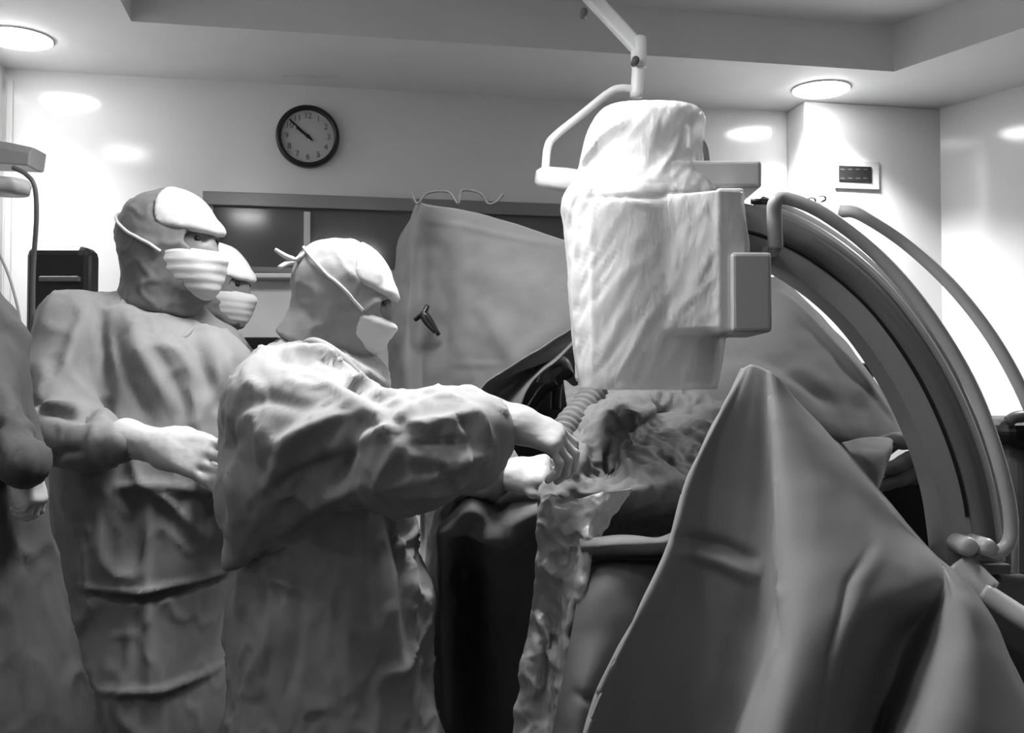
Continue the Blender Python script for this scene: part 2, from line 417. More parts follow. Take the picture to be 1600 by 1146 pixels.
# wall display on the pillar
pb = CR+bn*pf
v, f = wallbox(1303, 252, 1372, 296, 0, .012, pb); v0 = v
t = thing('wall_panel', v.mean(0)-Z*(v[:, 2].max()-v[:, 2].min())/2, 'small white wall panel with a dark display on the corner pillar', 'wall panel')
mesh_obj('cover_plate', v, f, mat('panel_plate', .5, .4), t, smooth=False, bevel=.003)
v, f = wallbox(1310, 260, 1361, 284, .012, .006, pb); dsp = mesh_obj('display', v, f, M['black'], t, smooth=False, bevel=.002)
segs = []
for k in range(4):
    x0 = 1313+k*12
    segs += [wallbox(x0, yy, x0+7, yy+1.6, .018, .001, pb) for yy in (264, 278)]
mesh_obj('display_mark', *join(segs), mat('display_mark', .05, .5), dsp, smooth=False)
for k, (x0, y0) in enumerate([(1268, 313), (1284, 310)]):
    a = [on_plane(x0-5, y0-3, pb+bn*.01, bn), on_plane(x0+3, y0-4, pb+bn*.03, bn), on_plane(x0+6, y0+2, pb+bn*.02, bn), on_plane(x0-2, y0+6, pb+bn*.01, bn)]
    v, f = rot_frame_tube(a, .006, 16, 8); tag(mesh_obj('wall_hook', v, f, M['greyd']), 'small dark hook on the pillar, '+('left' if k == 0 else 'right')+' one of two under the wall panel', 'hook', 'hooks under the wall panel')

# ------------------------------------------------------------------ people
def head_sdf():
    fs = [ell((-.012, 0, .03), (.1, .08, .088)), ell((.022, 0, -.055), (.068, .056, .062))]
    base = uni(fs, .06)
    base = uni([base, cone((.02, 0, .0), (.068, 0, -.0), .055, .045)], .03)
    br = cone((.088, -.03, .032), (.088, .03, .032), .008, .008)
    nose = cone((.094, 0, .018), (.116, 0, -.02), .007, .0125)
    lips = cone((.088, -.018, -.058), (.088, .018, -.058), .008, .008)
    chin = ell((.08, 0, -.094), (.016, .02, .016))
    b = uni([base, br, nose, lips, chin], .015)
    for s in (-1, 1):
        b = cut(b, ell((.098, s*.032, .012), (.014, .018, .011)), .012)
        b = uni([b, cone((.088, s*.033, .013), (.0885, s*.033, .011), .0115, .0115)], .003)
        b = uni([b, ell((-.008, s*.081, -.002), (.018, .008, .03))], .008)
    nk = cone((-.025, 0, -.05), (-.05, 0, -.2), .058, .062)
    b = uni([b, nk], .03)
    b.bb = (np.array([-.13, -.11, -.26]), np.array([.14, .11, .15])); return b
HEAD = head_sdf()
def make_hand(wrist, fwd, backn, curl=(20, 25, 15), spread=1.0, s=1.0, left=False, thumb=35, cuff=.1, tcurl=20):
    """signed distance of a gloved hand with forearm cuff; backn points out of the back of the hand"""
    fwd = np.asarray(fwd, float)/np.linalg.norm(fwd); backn = np.asarray(backn, float); backn -= fwd*(backn@fwd); backn /= np.linalg.norm(backn)
    side = np.cross(backn, fwd)*(1 if not left else -1)       # towards the thumb
    w0 = np.asarray(wrist, float)
    def L(a, b, c): return w0+(fwd*a+side*b+backn*c)*s
    palm = []; fing = []
    lens = [(.042, .026, .022), (.047, .03, .023), (.043, .028, .022), (.034, .021, .02)]
    for i in range(4):
        y0 = (.022-.0145*i); yb = (.030-.0205*i)
        k0 = L(.088-(.004 if i == 0 else .0)-(.004*(i-1) if i > 1 else 0), yb, 0)
        palm.append(cone(L(.01, y0, 0), k0, .017*s, .0125*s))
        a0 = math.radians(4-7*i)*spread*.6
        ang = 0; p = k0; r_ = .0098 if i < 3 else .0086
        for j in range(3):
            ang += math.radians(curl[j]*(1+.1*i))
            d_ = (fwd*math.cos(ang)*math.cos(a0)+side*math.sin(a0)-backn*math.sin(ang))
            q = p+d_/np.linalg.norm(d_)*lens[i][j]*s
            fing.append(cone(p, q, (r_-.0006*j)*s, (r_-.0006*(j+1))*s)); p = q
    palm.append(cone(L(.02, .02, -.008), L(.06, .03, -.004), .018*s, .012*s))
    tp = L(.028, .034, -.006); ta = math.radians(thumb); tc = math.radians(tcurl)
    d1 = fwd*math.cos(ta)+side*math.sin(ta)-backn*math.sin(tc)
    p1 = tp+d1/np.linalg.norm(d1)*.036*s; d2 = fwd*math.cos(ta*.5)+side*math.sin(ta*.5)-backn*math.sin(tc*1.4); p2 = p1+d2/np.linalg.norm(d2)*.03*s
    th = [cone(L(.012, .022, -.006), tp, .016*s, .014*s), cone(tp, p1, .0135*s, .011*s), cone(p1, p2, .011*s, .0088*s)]
    P_ = uni(palm, .022*s); T_ = uni(th, .012*s); h_ = uni([P_, T_], .012*s)
    for g in range(4):
        fg = uni(fing[g*3:g*3+3], .004*s); h_ = uni([h_, fg], .006*s)
    cf = uni([cone(w0+fwd*.01, w0-fwd*cuff*.4, .029*s, .031*s), cone(w0-fwd*cuff*.4, w0-fwd*cuff, .031*s, .038*s)], .01)
    return uni([h_, cf], .03*s)
def head_parts(root, body_list, c, R, s, hoodmat, bandmat, opening=(.108, 0, .008, .058, .07, .034), maskz=(-.012, -.125), tie=True, band_cut=.055, puff=.008, maskx=.02, knot=(-.085, 0, .095)):
    hw = local(HEAD, c, R, s, .27)
    body_list.append(hw)
    hn = infl(HEAD, .010)
    hn = uni([hn, ell((-.025, 0, .035), (.1+puff, .083+puff, .084+puff))], .02)
    drop = uni([cone((-.022, 0, .03), (-.035, 0, -.09), .088, .08), cone((.03, 0, -.08), (-.03, 0, -.13), .064, .078), cone((-.03, 0, -.1), (-.05, 0, -.15), .075, .085)], .03)
    hood = uni([hn, drop], .04)
    op = ell(opening[:3], opening[3:])
    hood_ = cut(hood, op, .004); hood_ = meet(hood_, half((-.03, 0, -.145), (-.2, 0, -1)), .01)
    hood_.bb = (np.array([-.17, -.14, -.26]), np.array([.15, .14, .2]))
    Lh = local(hood_, c, R, s, .27)
    ho = sdf_obj('hood', Lh, .0055, hoodmat, root, noise=[(.004, 14), (.004, -12)], Y0=c[1])
    # pale front band of the cap
    bd = meet(infl(hn, .0095), half((band_cut-.03, 0, .05), (-1, 0, -.25)), .004); bd = meet(bd, half((0, 0, .04), (-.15, 0, -1)), .02)
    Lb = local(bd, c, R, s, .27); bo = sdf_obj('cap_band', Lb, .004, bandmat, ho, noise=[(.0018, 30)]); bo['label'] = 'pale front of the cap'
    # mask
    mk = uni([infl(HEAD, .012), ell((.07, 0, -.05), (.055, .052, .058))], .05)
    mk = meet(mk, half((maskx, 0, -.05), (-1, 0, .12)), .006); mk = meet(mk, half((.1, 0, maskz[0]), (.12, 0, 1)), .02); mk = meet(mk, half((.05, 0, maskz[1]), (-.5, 0, -1)), .03)
    def pleat(V, N):
        q = ((V-c)@R)/s; z = q[:, 2]
        return V+N*(np.sin(z*2*math.pi/.021)*.0007*s)[:, None]
    Lm = local(mk, c, R, s, .27); mo = sdf_obj('surgical_mask', Lm, .0045, M['mask'], root, extra=pleat)
    for sd in (-1, 1):
        pa = np.array([maskx+.006, sd*.08, -.02]); pb_ = np.array(knot)
        hs = infl(hood, .004); pts = []
        for t_ in np.linspace(0, 1, 12):
            q = pa*(1-t_)+pb_*t_; q[1] += sd*.04*math.sin(math.pi*t_)
            pts.append(project_to(hs, q, .001))
        pts = np.array(pts)@R.T*s+c
        v, f = rot_frame_tube(pts, .0038*s, 40, 8); mesh_obj('tie_string', v, f, M['mask'], mo)
    for sd in (-1, 1):
        e = np.array([.0915, sd*.033, .012]); v, f = lathe([(.0005, -.009), (.006, -.007), (.0092, 0), (.006, .0065), (.0005, .009)], e@R.T*s+c, R[:, 0], 16)
        mesh_obj('eye', v, f, M['eye'], BODY[root.name])
    return hw, hood
BODY = {}
def person(name_loc, label, group=None):
    t = thing('person', name_loc, label, 'person', group)
    return t
def body_obj(root, fs, k=.04, h=.012):
    o = sdf_obj('body', uni(fs, k), h, M['skin'], root); BODY[root.name] = o; return o
def legs(fs, x, y, w_=.09, yaw=0.):
    for s_ in (-1, 1):
        ox, oy = -math.sin(yaw)*w_*s_, math.cos(yaw)*w_*s_
        fs += [cone((x+ox, y+oy, .85), (x+ox, y+oy, .48), .085, .058), cone((x+ox, y+oy, .48), (x+ox, y+oy, .09), .055, .04), cone((x+ox, y+oy, .05), (x+ox+.15*math.cos(yaw), y+oy+.15*math.sin(yaw), .035), .045, .034)]

# ---- the surgeon, nearest the camera, leaning and reaching over the table
r = person((-.40, 2.06, 0), 'person in pale surgical gown leaning in with gloved hands over the draped table')
hc = P(538, 466, 2.08); hR = rotm(math.radians(2), math.radians(16)); hs_ = .86
fs = [local(HEAD, hc, hR, hs_, .27),
      flat(P(500, 880, 2.1), P(470, 640, 2.07), .13, .14, .8), cone(P(440, 610, 1.97), P(600, 705, 1.86), .06, .045), cone(P(600, 705, 1.86), P(750, 672, 1.88), .043, .025),
      cone(P(500, 610, 2.22), P(640, 730, 2.2), .055, .045), cone(P(640, 730, 2.2), P(790, 735, 2.1), .042, .03), flat(P(515, 880, 2.1), P(515, 960, 2.1), .12, .13, .8)]
legs(fs, -.37, 2.09, .055)
body_obj(r, fs)
gs = [flat(P(520, 800, 2.1), P(515, 960, 2.09), .155, .18, .85), flat(P(515, 960, 2.09), P(522, 1280, 2.09), .18, .235, .85),
      cone(P(505, 800, 2.1), P(480, 660, 2.06), .15, .15), cone(P(450, 618, 2.16), P(478, 612, 2.0), .08, .09),
      cone(P(500, 575, 2.12), P(560, 590, 2.12), .07, .05)]
g1 = uni(gs, .06)
# near sleeve with its baggy hanging cloth
slv = uni([cone(P(440, 632, 1.97), P(520, 680, 1.90), .102, .108), cone(P(520, 680, 1.9), P(640, 708, 1.85), .108, .094),
           cone(P(640, 708, 1.85), P(715, 690, 1.85), .092, .076), cone(P(715, 690, 1.85), P(752, 676, 1.86), .074, .058),
           cone(P(480, 700, 1.95), P(420, 770, 1.95), .105, .075), cone(P(420, 770, 1.95), P(372, 862, 1.95), .08, .03),
           cone(P(400, 650, 2.0), P(385, 780, 1.97), .06, .045)], .05)
slf = uni([cone(P(500, 620, 2.2), P(640, 720, 2.17), .09, .08), cone(P(640, 720, 2.17), P(760, 735, 2.1), .078, .055)], .04)
gown = uni([g1, slv, slf], .022)
gown = cut(gown, local(infl(HEAD, .001), hc, hR, hs_, .27), .01)
fl = [([(430, 560), (520, 575), (600, 620)], 8, -.012), ([(440, 545), (500, 548), (560, 580), (610, 618)], 7, .014),
      ([(590, 640), (560, 720), (545, 760)], 10, -.022), ([(600, 630), (640, 690), (600, 760)], 7, .012), ([(660, 630), (630, 660), (560, 700)], 8, .012),
      ([(380, 600), (370, 700), (385, 820)], 10, .012), ([(560, 640), (480, 690), (420, 790)], 12, .014), ([(590, 690), (500, 740), (430, 830)], 12, -.012),
      ([(600, 740), (520, 770), (450, 820)], 9, .012), ([(640, 740), (700, 730), (760, 700)], 6, .010), ([(650, 690), (700, 682), (750, 690)], 6, -.010),
      ([(620, 760), (700, 757), (750, 735)], 6, .010), ([(735, 630), (755, 650), (770, 690)], 7, .014), ([(720, 640), (740, 665), (750, 700)], 6, -.012),
      ([(500, 560), (560, 600), (640, 640)], 6, -.010), ([(620, 780), (660, 900), (680, 1100)], 10, .02), ([(600, 790), (630, 900), (640, 1050)], 9, -.018),
      ([(360, 905), (420, 900), (500, 930)], 9, .014), ([(470, 880), (470, 1000), (440, 1140)], 9, -.010), ([(420, 860), (430, 960), (400, 1100)], 9, .010), ([(560, 900), (540, 1000), (560, 1140)], 14, .014), ([(620, 665), (700, 655), (760, 640)], 7, .010), ([(640, 700), (720, 715), (780, 700)], 6, .010), ([(430, 700), (520, 660), (590, 640)], 8, .010), ([(400, 800), (470, 740), (560, 700)], 8, -.012), ([(560, 670), (620, 650), (680, 668)], 7, -.008), ([(380, 640), (440, 620), (520, 640)], 12, -.010)]
sdf_obj('gown', gown, .0085, M['gown'], r, fl, 1.95, noise=[(.014, 5), (.012, -7), (.006, -16)], stretch=(1, 1, .6), seed=1)
head_parts(r, [], hc, hR, hs_, M['hood2'], M['capband'], maskz=(-.02, -.094), maskx=.055, opening=(.122, 0, .002, .058, .065, .03), knot=(-.105, 0, .075))
kn = hc+hR@np.array([-.112, -.015, .075])*hs_
mo = [o for o in r.children if o.name.startswith('surgical_mask')][0]
for q in [[P(458, 406, 2.03), P(445, 400, 2.02), P(430, 390, 2.02)], [P(458, 410, 2.03), P(446, 413, 2.02), P(436, 418, 2.0)], [P(462, 408, 2.03), P(475, 398, 2.03), P(480, 388, 2.04)]]:
    v, f = rot_frame_tube(q, .0052, 12, 8, [1.2, 1, .7]); mesh_obj('string_end', v, f, M['mask'], mo)
# collar cloth under the hood
v, f = rot_frame_tube([project_to(gown, P(*q_), .003) for q_ in [(460, 545, 2.02), (490, 545, 1.98), (530, 560, 1.97), (570, 585, 1.98), (600, 600, 2.02)]], .010, 50, 12, [.6, 1, 1.1, 1, .6]); mesh_obj('collar', v, f, M['gown'], r)
# gloved hands
hd = make_hand(P(800, 660, 1.88), P(880, 690, 1.88)-P(800, 660, 1.88), (.25, -.55, .8), curl=(26, 40, 30), s=1.0, cuff=.09, thumb=15, tcurl=40, spread=1.8)
go = sdf_obj('glove', hd, .0032, M['glove'], r, noise=[(.0012, 40)]); go['label'] = 'white glove on the reaching near hand'
hd = make_hand(P(800, 742, 2.08), P(845, 736, 2.05)-P(800, 742, 2.08), (0, -.8, .6), curl=(55, 75, 50), s=.86, left=True, cuff=.07, thumb=30, tcurl=10)
go = sdf_obj('glove', hd, .0032, M['glove'], r, noise=[(.0012, 40)]); go['label'] = 'white glove on the curled far hand'

# ---- the tall person standing at the left with folded forearm
r = person((-.80, 2.42, 0), 'tall gowned person in hood and mask at left, gloved hand before the waist')
hc = P(270, 388, 2.42); hR = rotm(math.radians(-20), math.radians(0)); hs_ = 1.03
fs = [local(HEAD, hc, hR, hs_, .27), flat(P(240, 800, 2.45), P(245, 560, 2.45), .14, .17, .7, math.radians(35)), flat(P(240, 800, 2.45), P(240, 930, 2.45), .14, .16, .75),
      cone(P(125, 520, 2.38), P(92, 660, 2.27), .055, .045), cone(P(92, 660, 2.27), P(215, 695, 2.12), .042, .03), cone(P(350, 545, 2.5), P(390, 690, 2.5), .055, .045), cone(P(390, 690, 2.5), P(330, 760, 2.3), .042, .03)]
legs(fs, -.83, 2.47, .055, yaw=-.4)
body_obj(r, fs)
gs = [cone(P(150, 535, 2.42), P(335, 595, 2.48), .092, .09), cone(P(165, 545, 2.42), P(190, 700, 2.42), .11, .12), cone(P(300, 600, 2.44), P(290, 720, 2.42), .12, .13),
      cone(P(225, 520, 2.45), P(240, 580, 2.42), .08, .11),
      flat(P(235, 700, 2.45), P(225, 820, 2.45), .17, .185, .8), flat(P(225, 820, 2.45), P(235, 1300, 2.45), .185, .2, .8)]
g1 = uni(gs, .09)
slv = uni([cone(P(122, 510, 2.38), P(95, 590, 2.33), .09, .082), cone(P(95, 590, 2.33), P(92, 665, 2.26), .082, .078), cone(P(92, 665, 2.26), P(140, 690, 2.2), .075, .062), cone(P(140, 690, 2.2), P(190, 694, 2.13), .06, .042)], .03)
gown = uni([g1, slv], .02); gown = uni([gown, cone(P(355, 590, 2.52), P(395, 690, 2.5), .075, .08), cone(P(395, 690, 2.5), P(345, 750, 2.33), .075, .05)], .02)
gown = cut(gown, local(infl(HEAD, .003), hc, hR, hs_, .27), .01)
fl = [([(150, 470), (165, 560), (180, 640)], 9, -.02), ([(130, 470), (120, 560), (110, 640)], 9, .012), ([(60, 620), (110, 640), (180, 655)], 7, -.016), ([(75, 650), (120, 632), (180, 640)], 6, .012),
      ([(190, 470), (230, 560), (280, 650)], 14, .012), ([(215, 500), (270, 590), (300, 660)], 10, -.008), ([(300, 490), (340, 560), (350, 640)], 12, .014), ([(280, 500), (320, 590), (330, 650)], 9, -.010),
      ([(105, 720), (150, 700), (180, 700)], 6, -.01), ([(240, 760), (230, 900), (235, 1140)], 8, .008), ([(120, 925), (220, 935), (345, 915)], 6, -.012), ([(120, 917), (220, 926), (345, 907)], 6, .010), ([(150, 1078), (250, 1082), (330, 1060)], 6, .010), ([(180, 760), (250, 755), (320, 770)], 8, .008), ([(170, 500), (210, 600), (250, 680)], 9, -.012), ([(320, 520), (330, 600), (300, 680)], 10, .010), ([(80, 560), (100, 600), (90, 640)], 9, .010), ([(170, 620), (175, 660)], 8, -.02)]
sdf_obj('gown', gown, .009, M['gown2'], r, fl, 2.3, noise=[(.012, 4), (.010, -6), (.004, -14)], stretch=(1, 1, .5), seed=4)
head_parts(r, [], hc, hR, hs_, M['hood'], M['capband'], maskx=.028, knot=(-.1, 0, .07))
v, f = rot_frame_tube([project_to(gown, P(*q_), .002) for q_ in [(190, 455, 2.34), (205, 470, 2.30), (235, 488, 2.27), (268, 500, 2.27), (295, 494, 2.3), (315, 480, 2.36)]], .0085, 50, 12, [.6, 1, 1, 1, 1, .7]); mesh_obj('collar', v, f, M['gown2'], r)
hd = make_hand(P(258, 700, 2.1), P(350, 722, 2.04)-P(258, 700, 2.1), (.1, -.9, .45), curl=(10, 14, 10), s=1.12, left=False, cuff=.105, thumb=-5, tcurl=30, spread=1.4)
hd = uni([hd, cone(P(310, 745, 2.06), P(343, 752, 2.03), .012, .009)], .008)
go = sdf_obj('glove', hd, .0035, M['glove'], r, noise=[(.0012, 40)]); go['label'] = 'white glove on the hand held at the waist'
fgl = [P(316, 764, 2.02), P(298, 768, 2.04), P(278, 752, 2.08)]

# ---- the person behind
r = person((-.84, 2.88, 0), 'person in white cap and mask mostly hidden behind the tall gowned person')
hc = P(338, 448, 2.86); hR = rotm(math.radians(-14), math.radians(6)); hs_ = .88
fs = [local(HEAD, hc, hR, hs_, .27), flat(P(330, 800, 2.9), P(320, 640, 2.9), .10, .10, .7), flat(P(330, 800, 2.9), P(335, 900, 2.9), .12, .12, .7)]
legs(fs, -.84, 2.9, .05)
body_obj(r, fs)
gs = [cone(P(280, 600, 2.95), P(345, 610, 2.9), .1, .085), flat(P(320, 620, 2.9), P(335, 850, 2.9), .13, .16, .8), flat(P(335, 850, 2.9), P(340, 1100, 2.9), .16, .18, .8),
      cone(P(355, 625, 2.85), P(380, 730, 2.82), .065, .06), cone(P(380, 730, 2.82), P(350, 770, 2.68), .055, .045)]
sdf_obj('gown', cut(uni(gs, .05), local(infl(HEAD, .003), hc, hR, hs_, .27), .01), .014, M['gown'], r, noise=[(.01, 6)])
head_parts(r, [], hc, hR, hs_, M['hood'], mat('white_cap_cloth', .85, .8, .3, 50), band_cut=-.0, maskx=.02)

# ---- the person cut off by the left edge
r = person((-1.12, 1.95, 0), 'gowned person cut off by the left edge, only sleeve and skirt in view')
hc = P(-110, 330, 1.95); hR = rotm(math.radians(-30), math.radians(10)); hs_ = 1.05
fs = [local(HEAD, hc, hR, hs_, .27), flat(P(-100, 800, 1.95), P(-110, 540, 1.95), .14, .16, .75), flat(P(-100, 800, 1.95), P(-90, 950, 1.95), .14, .15, .75),
      cone(P(-60, 560, 1.9), P(-20, 690, 1.85), .045, .035), cone(P(-20, 690, 1.85), P(30, 728, 1.8), .03, .022)]
legs(fs, -1.1, 1.97, .055)
body_obj(r, fs)
gs = [flat(P(-110, 560, 1.95), P(-95, 760, 1.95), .17, .17, .8), flat(P(-95, 760, 1.95), P(-60, 1200, 1.95), .17, .24, .8)]
slv = uni([cone(P(-60, 560, 1.9), P(-25, 680, 1.84), .075, .07), cone(P(-25, 680, 1.84), P(35, 725, 1.8), .065, .042)], .03)
gown = cut(uni([uni(gs, .06), slv], .02), local(infl(HEAD, .003), hc, hR, hs_, .27), .01)
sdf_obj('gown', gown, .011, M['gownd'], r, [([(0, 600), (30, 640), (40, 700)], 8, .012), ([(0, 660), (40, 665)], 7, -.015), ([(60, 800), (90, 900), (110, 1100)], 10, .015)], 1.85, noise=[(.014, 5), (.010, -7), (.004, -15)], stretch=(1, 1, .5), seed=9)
head_parts(r, [], hc, hR, hs_, M['hood'], M['capband'])
hd = make_hand(P(42, 738, 1.85), P(66, 800, 1.85)-P(42, 738, 1.85), (1, -.2, .4), curl=(35, 45, 30), s=.62, cuff=.05, thumb=30)
go = sdf_obj('glove', hd, .0035, M['glove'], r); go['label'] = 'white glove at the left edge'

# ------------------------------------------------------------------ surgical lamp arm
t = thing('surgical_lamp', P(920, -60, 2.7), 'white jointed lamp hanging from the ceiling above the plastic-wrapped machine', 'lamp')
d = P(1000, 78, 2.7)-P(900, -30, 2.7)
v, f = sweep([P(885, -45, 2.72), P(1000, 78, 2.7)], [(-.019, -.014), (-.014, -.019), (.014, -.019), (.019, -.014), (.019, .014), (.014, .019), (-.014, .019), (-.019, .014)], 6); mesh_obj('spring_arm', v, f, M['whiter'], t, smooth=False, bevel=.003)
v, f = lathe([(.012, -.05), (.021, -.045), (.021, .03), (.018, .035)], P(998, 78, 2.7), Z, 24); mesh_obj('joint', v, f, M['whiter'], t)
v, f = lathe([(.010, -.02), (.010, .012)], P(992, 97, 2.68), Yv, 16); tag(mesh_obj('pivot_knob', v, f, M['greyd'], t), 'dark pivot knob')
v, f = lathe([(.010, -.02), (.010, .012)], P(912, 22, 2.68), Yv, 16); tag(mesh_obj('pivot_knob', v, f, M['greyd'], t), 'dark pivot knob')
v, f = rot_frame_tube([P(998, 90, 2.7), P(996, 125, 2.7), P(994, 152, 2.7)], .0165, 8, 20); mesh_obj('down_tube', v, f, M['whiter'], t)
v, f = rot_frame_tube([P(994, 140, 2.7), P(970, 138, 2.7), P(950, 146, 2.7), P(905, 182, 2.69), P(868, 212, 2.68), P(856, 230, 2.67), P(852, 268, 2.66)], .0105, 60, 14); mesh_obj('yoke', v, f, M['whiter'], t)
hdp = P(892, 284, 2.68)
v, f = lathe([(.02, -.03), (.085, -.028), (.095, -.015), (.095, .015), (.08, .028), (.02, .034)], hdp, (.15, -.2, 1), 40); mesh_obj('lamp_head', v, f, M['white'], t)
v, f = rot_frame_tube([P(885, -45, 2.72), P(880, -50, 2.72), np.array([P(880, -50, 2.72)[0]-.03, 2.72, CEIL+ST])], .022, 12, 16); mesh_obj('ceiling_tube', v, f, M['whiter'], t)

# body of the added overhead lamp, unseen above the frame
t = thing('added_overhead_lamp', OP+Z*.03, 'round added lamp over the table, unseen above the top of the frame', 'lamp')
v, f = lathe([(.27, 0), (.28, .02), (.22, .07), (.06, .1), (.03, .2), (.03, CEIL+ST-OP[2]-.03)], OP+Z*.03, Z, 48); mesh_obj('lamp_head', v, f, M['white'], t)
v, f = lathe([(.255, -.004), (.255, -.001)], OP+Z*.03, Z, 48); mesh_obj('diffuser', v, f, M['emit'], t)

# ------------------------------------------------------------------ C-arm x-ray machine
t = thing('x_ray_machine', (P(1510, 900, 1.95)[0], 1.98, 0), 'grey curved-arm x-ray machine with a white detector head at right', 'x-ray machine')
ic = P(1010, 460, 2.1); irad = 112*2.1/F
zt, zb = P(1010, 305, 2.1)[2], P(1010, 600, 2.1)[2]
def zc(py, Y=2.1): return P(1010, py, Y)[2]
cx = ic[0]; c0 = np.array([cx, 2.1, 0])
v, f = lathe([(.05, zc(595)), (irad*.98, zc(596)), (irad, zc(590)), (irad*1.0, zc(500)), (irad*1.04, zc(330)), (irad*.98, zc(312)), (irad*.85, zc(305)), (irad*.7, zc(300)), (irad*.68, zc(215)), (irad*.6, zc(190)), (irad*.3, zc(182))], c0, Z, 56)
mesh_obj('detector_head', v, f, M['white'], t)
def pbox(x0, y0, x1, y1, Y, dep): a = P(x0, y1, Y); b = P(x1, y0, Y); return box((a[0], Y-dep/2, a[2]), (b[0], Y+dep/2, b[2]))
v, f = pbox(1040, 264, 1176, 306, 2.06, .16); mesh_obj('top_housing', v, f, M['white'], t, smooth=False, bevel=.008)
v, f = pbox(1108, 306, 1150, 524, 1.99, .16); mesh_obj('side_housing', v, f, M['white'], t, smooth=False, bevel=.008)
v, f = pbox(1128, 404, 1188, 524, 1.96, .18); tag(mesh_obj('mount_block', v, f, mat('mount_enamel', .5, .4), t, smooth=False, bevel=.008), 'grey mounting block')
v, f = rot_frame_tube([P(1092, 232, 2.05), P(1096, 222, 2.04), P(1102, 232, 2.04), P(1106, 262, 2.05)], .006, 20, 8); mesh_obj('cable', v, f, M['grey'], t)
# the arc
cen = [(1120, 356, 2.04), (1190, 374, 2.04), (1262, 410, 2.03), (1340, 475, 2.02), (1405, 560, 2.0), (1455, 655, 1.98), (1490, 760, 1.96), (1508, 880, 1.95)]
pth = [P(*q) for q in cen]
w_ = .05; dp = .045
def arcprof(w_, dp): return [(-w_, -dp), (-w_*.16, -dp), (-w_*.1, -dp+.008), (-w_*.02, -dp+.008), (.04*w_, -dp), (w_*.8, -dp), (w_, -dp+.008), (w_, dp), (-w_, dp)]
v, f = sweep(pth, arcprof(w_, dp), 90, (0, -1, 0)); v2 = v; mesh_obj('curved_arm', v, f, M['grey'], t, bevel=0, smooth=False)
def along(off, Yo, i0=0, i1=None, n=90):
    C = catmull(pth, n); T = np.gradient(C, axis=0); T /= np.linalg.norm(T, axis=1)[:, None]; S = np.cross(T, Yv); S /= np.linalg.norm(S, axis=1)[:, None]
    if S[n//2][0] < 0: S = -S
    q = C+S*off; q[:, 1] += Yo; return q[i0:i1]
q = along(.056, -.02, 8); v, f = sweep(q, circ(.011, 10), 0, (0, 1, 0)); tag(mesh_obj('edge_rail', v, f, M['white'], t), 'bright outer rail')
q = along(.066, .03, 10); v, f = sweep(q, [(-.02, -.02), (.02, -.02), (.02, .02), (-.02, .02)], 0, (0, 1, 0)); mesh_obj('outer_channel', v, f, M['tube'], t)
q = along(-.004, -.046, 2, 82); v, f = sweep(q, circ(.0035, 8), 0, (0, 1, 0)); tag(mesh_obj('groove_seal', v, f, M['black'], t), 'black groove seal')
q = along(-.046, -.042, 2, 86); v, f = sweep(q, circ(.003, 8), 0, (0, 1, 0)); mesh_obj('edge_seal', v, f, M['greyd'], t)
# dark upper inset
q = along(.022, -.044, 14, 88); v, f = sweep(q, [(-.021, -.004), (.021, -.004), (.021, .004), (-.021, .004)], 0, (0, 1, 0), scale=None); mesh_obj('inset_strip', v, f, mat('inset_enamel', .2, .5), t)
# front handle tube
hp = [P(1212, 388, 1.94), P(1210, 340, 1.93), P(1212, 316, 1.92), P(1232, 311, 1.92), P(1290, 336, 1.91), P(1370, 398, 1.9), P(1450, 492, 1.88), P(1520, 610, 1.86), P(1566, 740, 1.84), P(1580, 830, 1.84), P(1562, 862, 1.84), P(1530, 852, 1.86)]
v, f = rot_frame_tube(hp, .0125, 120, 14, [1.15, 1.15, 1.1, 1, 1, 1, 1, 1, 1, 1, 1, 1]); mesh_obj('handle_tube', v, f, M['tube'], t)
hp = [P(1312, 330, 2.12), P(1345, 336, 2.1), P(1420, 385, 2.1), P(1500, 462, 2.08), P(1570, 560, 2.06), P(1625, 680, 2.05), P(1650, 800, 2.05)]
v, f = rot_frame_tube(hp, .0125, 100, 14, [1.1, 1, 1, 1, 1, 1, 1]); mesh_obj('rear_handle_tube', v, f, M['tube'], t)
v, f = rot_frame_tube([P(1212, 388, 1.94), P(1208, 395, 1.98), P(1196, 392, 2.0)], .011, 10, 12); mesh_obj('handle_foot', v, f, M['white'], t)
v, f = lathe([(.004, -.02), (.006, -.02), (.006, .02)], P(1190, 315, 1.95), X, 10); mesh_obj('handle_pin', v, f, M['black'], t)
for (a, b, r_, L_, mm) in [(1505, 852, .018, .03, 'white'), (1532, 852, .016, .04, 'white')]:
    v, f = lathe([(.004, -L_), (r_*.8, -L_), (r_, -L_*.6), (r_, L_)], P(a, b, 1.87), Yv, 24); mesh_obj('clamp_knob', v, f, M[mm], t)
v, f = pbox(1468, 874, 1556, 890, 1.93, .12); tag(mesh_obj('clamp_plate', v, f, M['greyd'], t, smooth=False, bevel=.004), 'dark clamp plate')
v, f = sweep([P(1490, 890, 1.9), P(1515, 915, 1.88), P(1545, 935, 1.86)], circ(.042, 20), 12, (0, 1, 0), [1, 1.0, .8]); mesh_obj('tube_collar', v, f, M['white'], t)
v, f = rot_frame_tube([P(1535, 925, 1.85), P(1570, 948, 1.83), P(1620, 978, 1.8), P(1700, 1010, 1.78)], .019, 16, 16); mesh_obj('white_pipe', v, f, M['white'], t)
for k, px in enumerate((1558, 1586)):
    v, f = rot_frame_tube([P(px, 870-k*60, 2.0), P(px, 1000, 2.0), P(px-2, 1160, 2.0)], .007, 10, 10); mesh_obj('upright_rod', v, f, M['tube'], t)
bx = P(1520, 900, 2.0)[0]
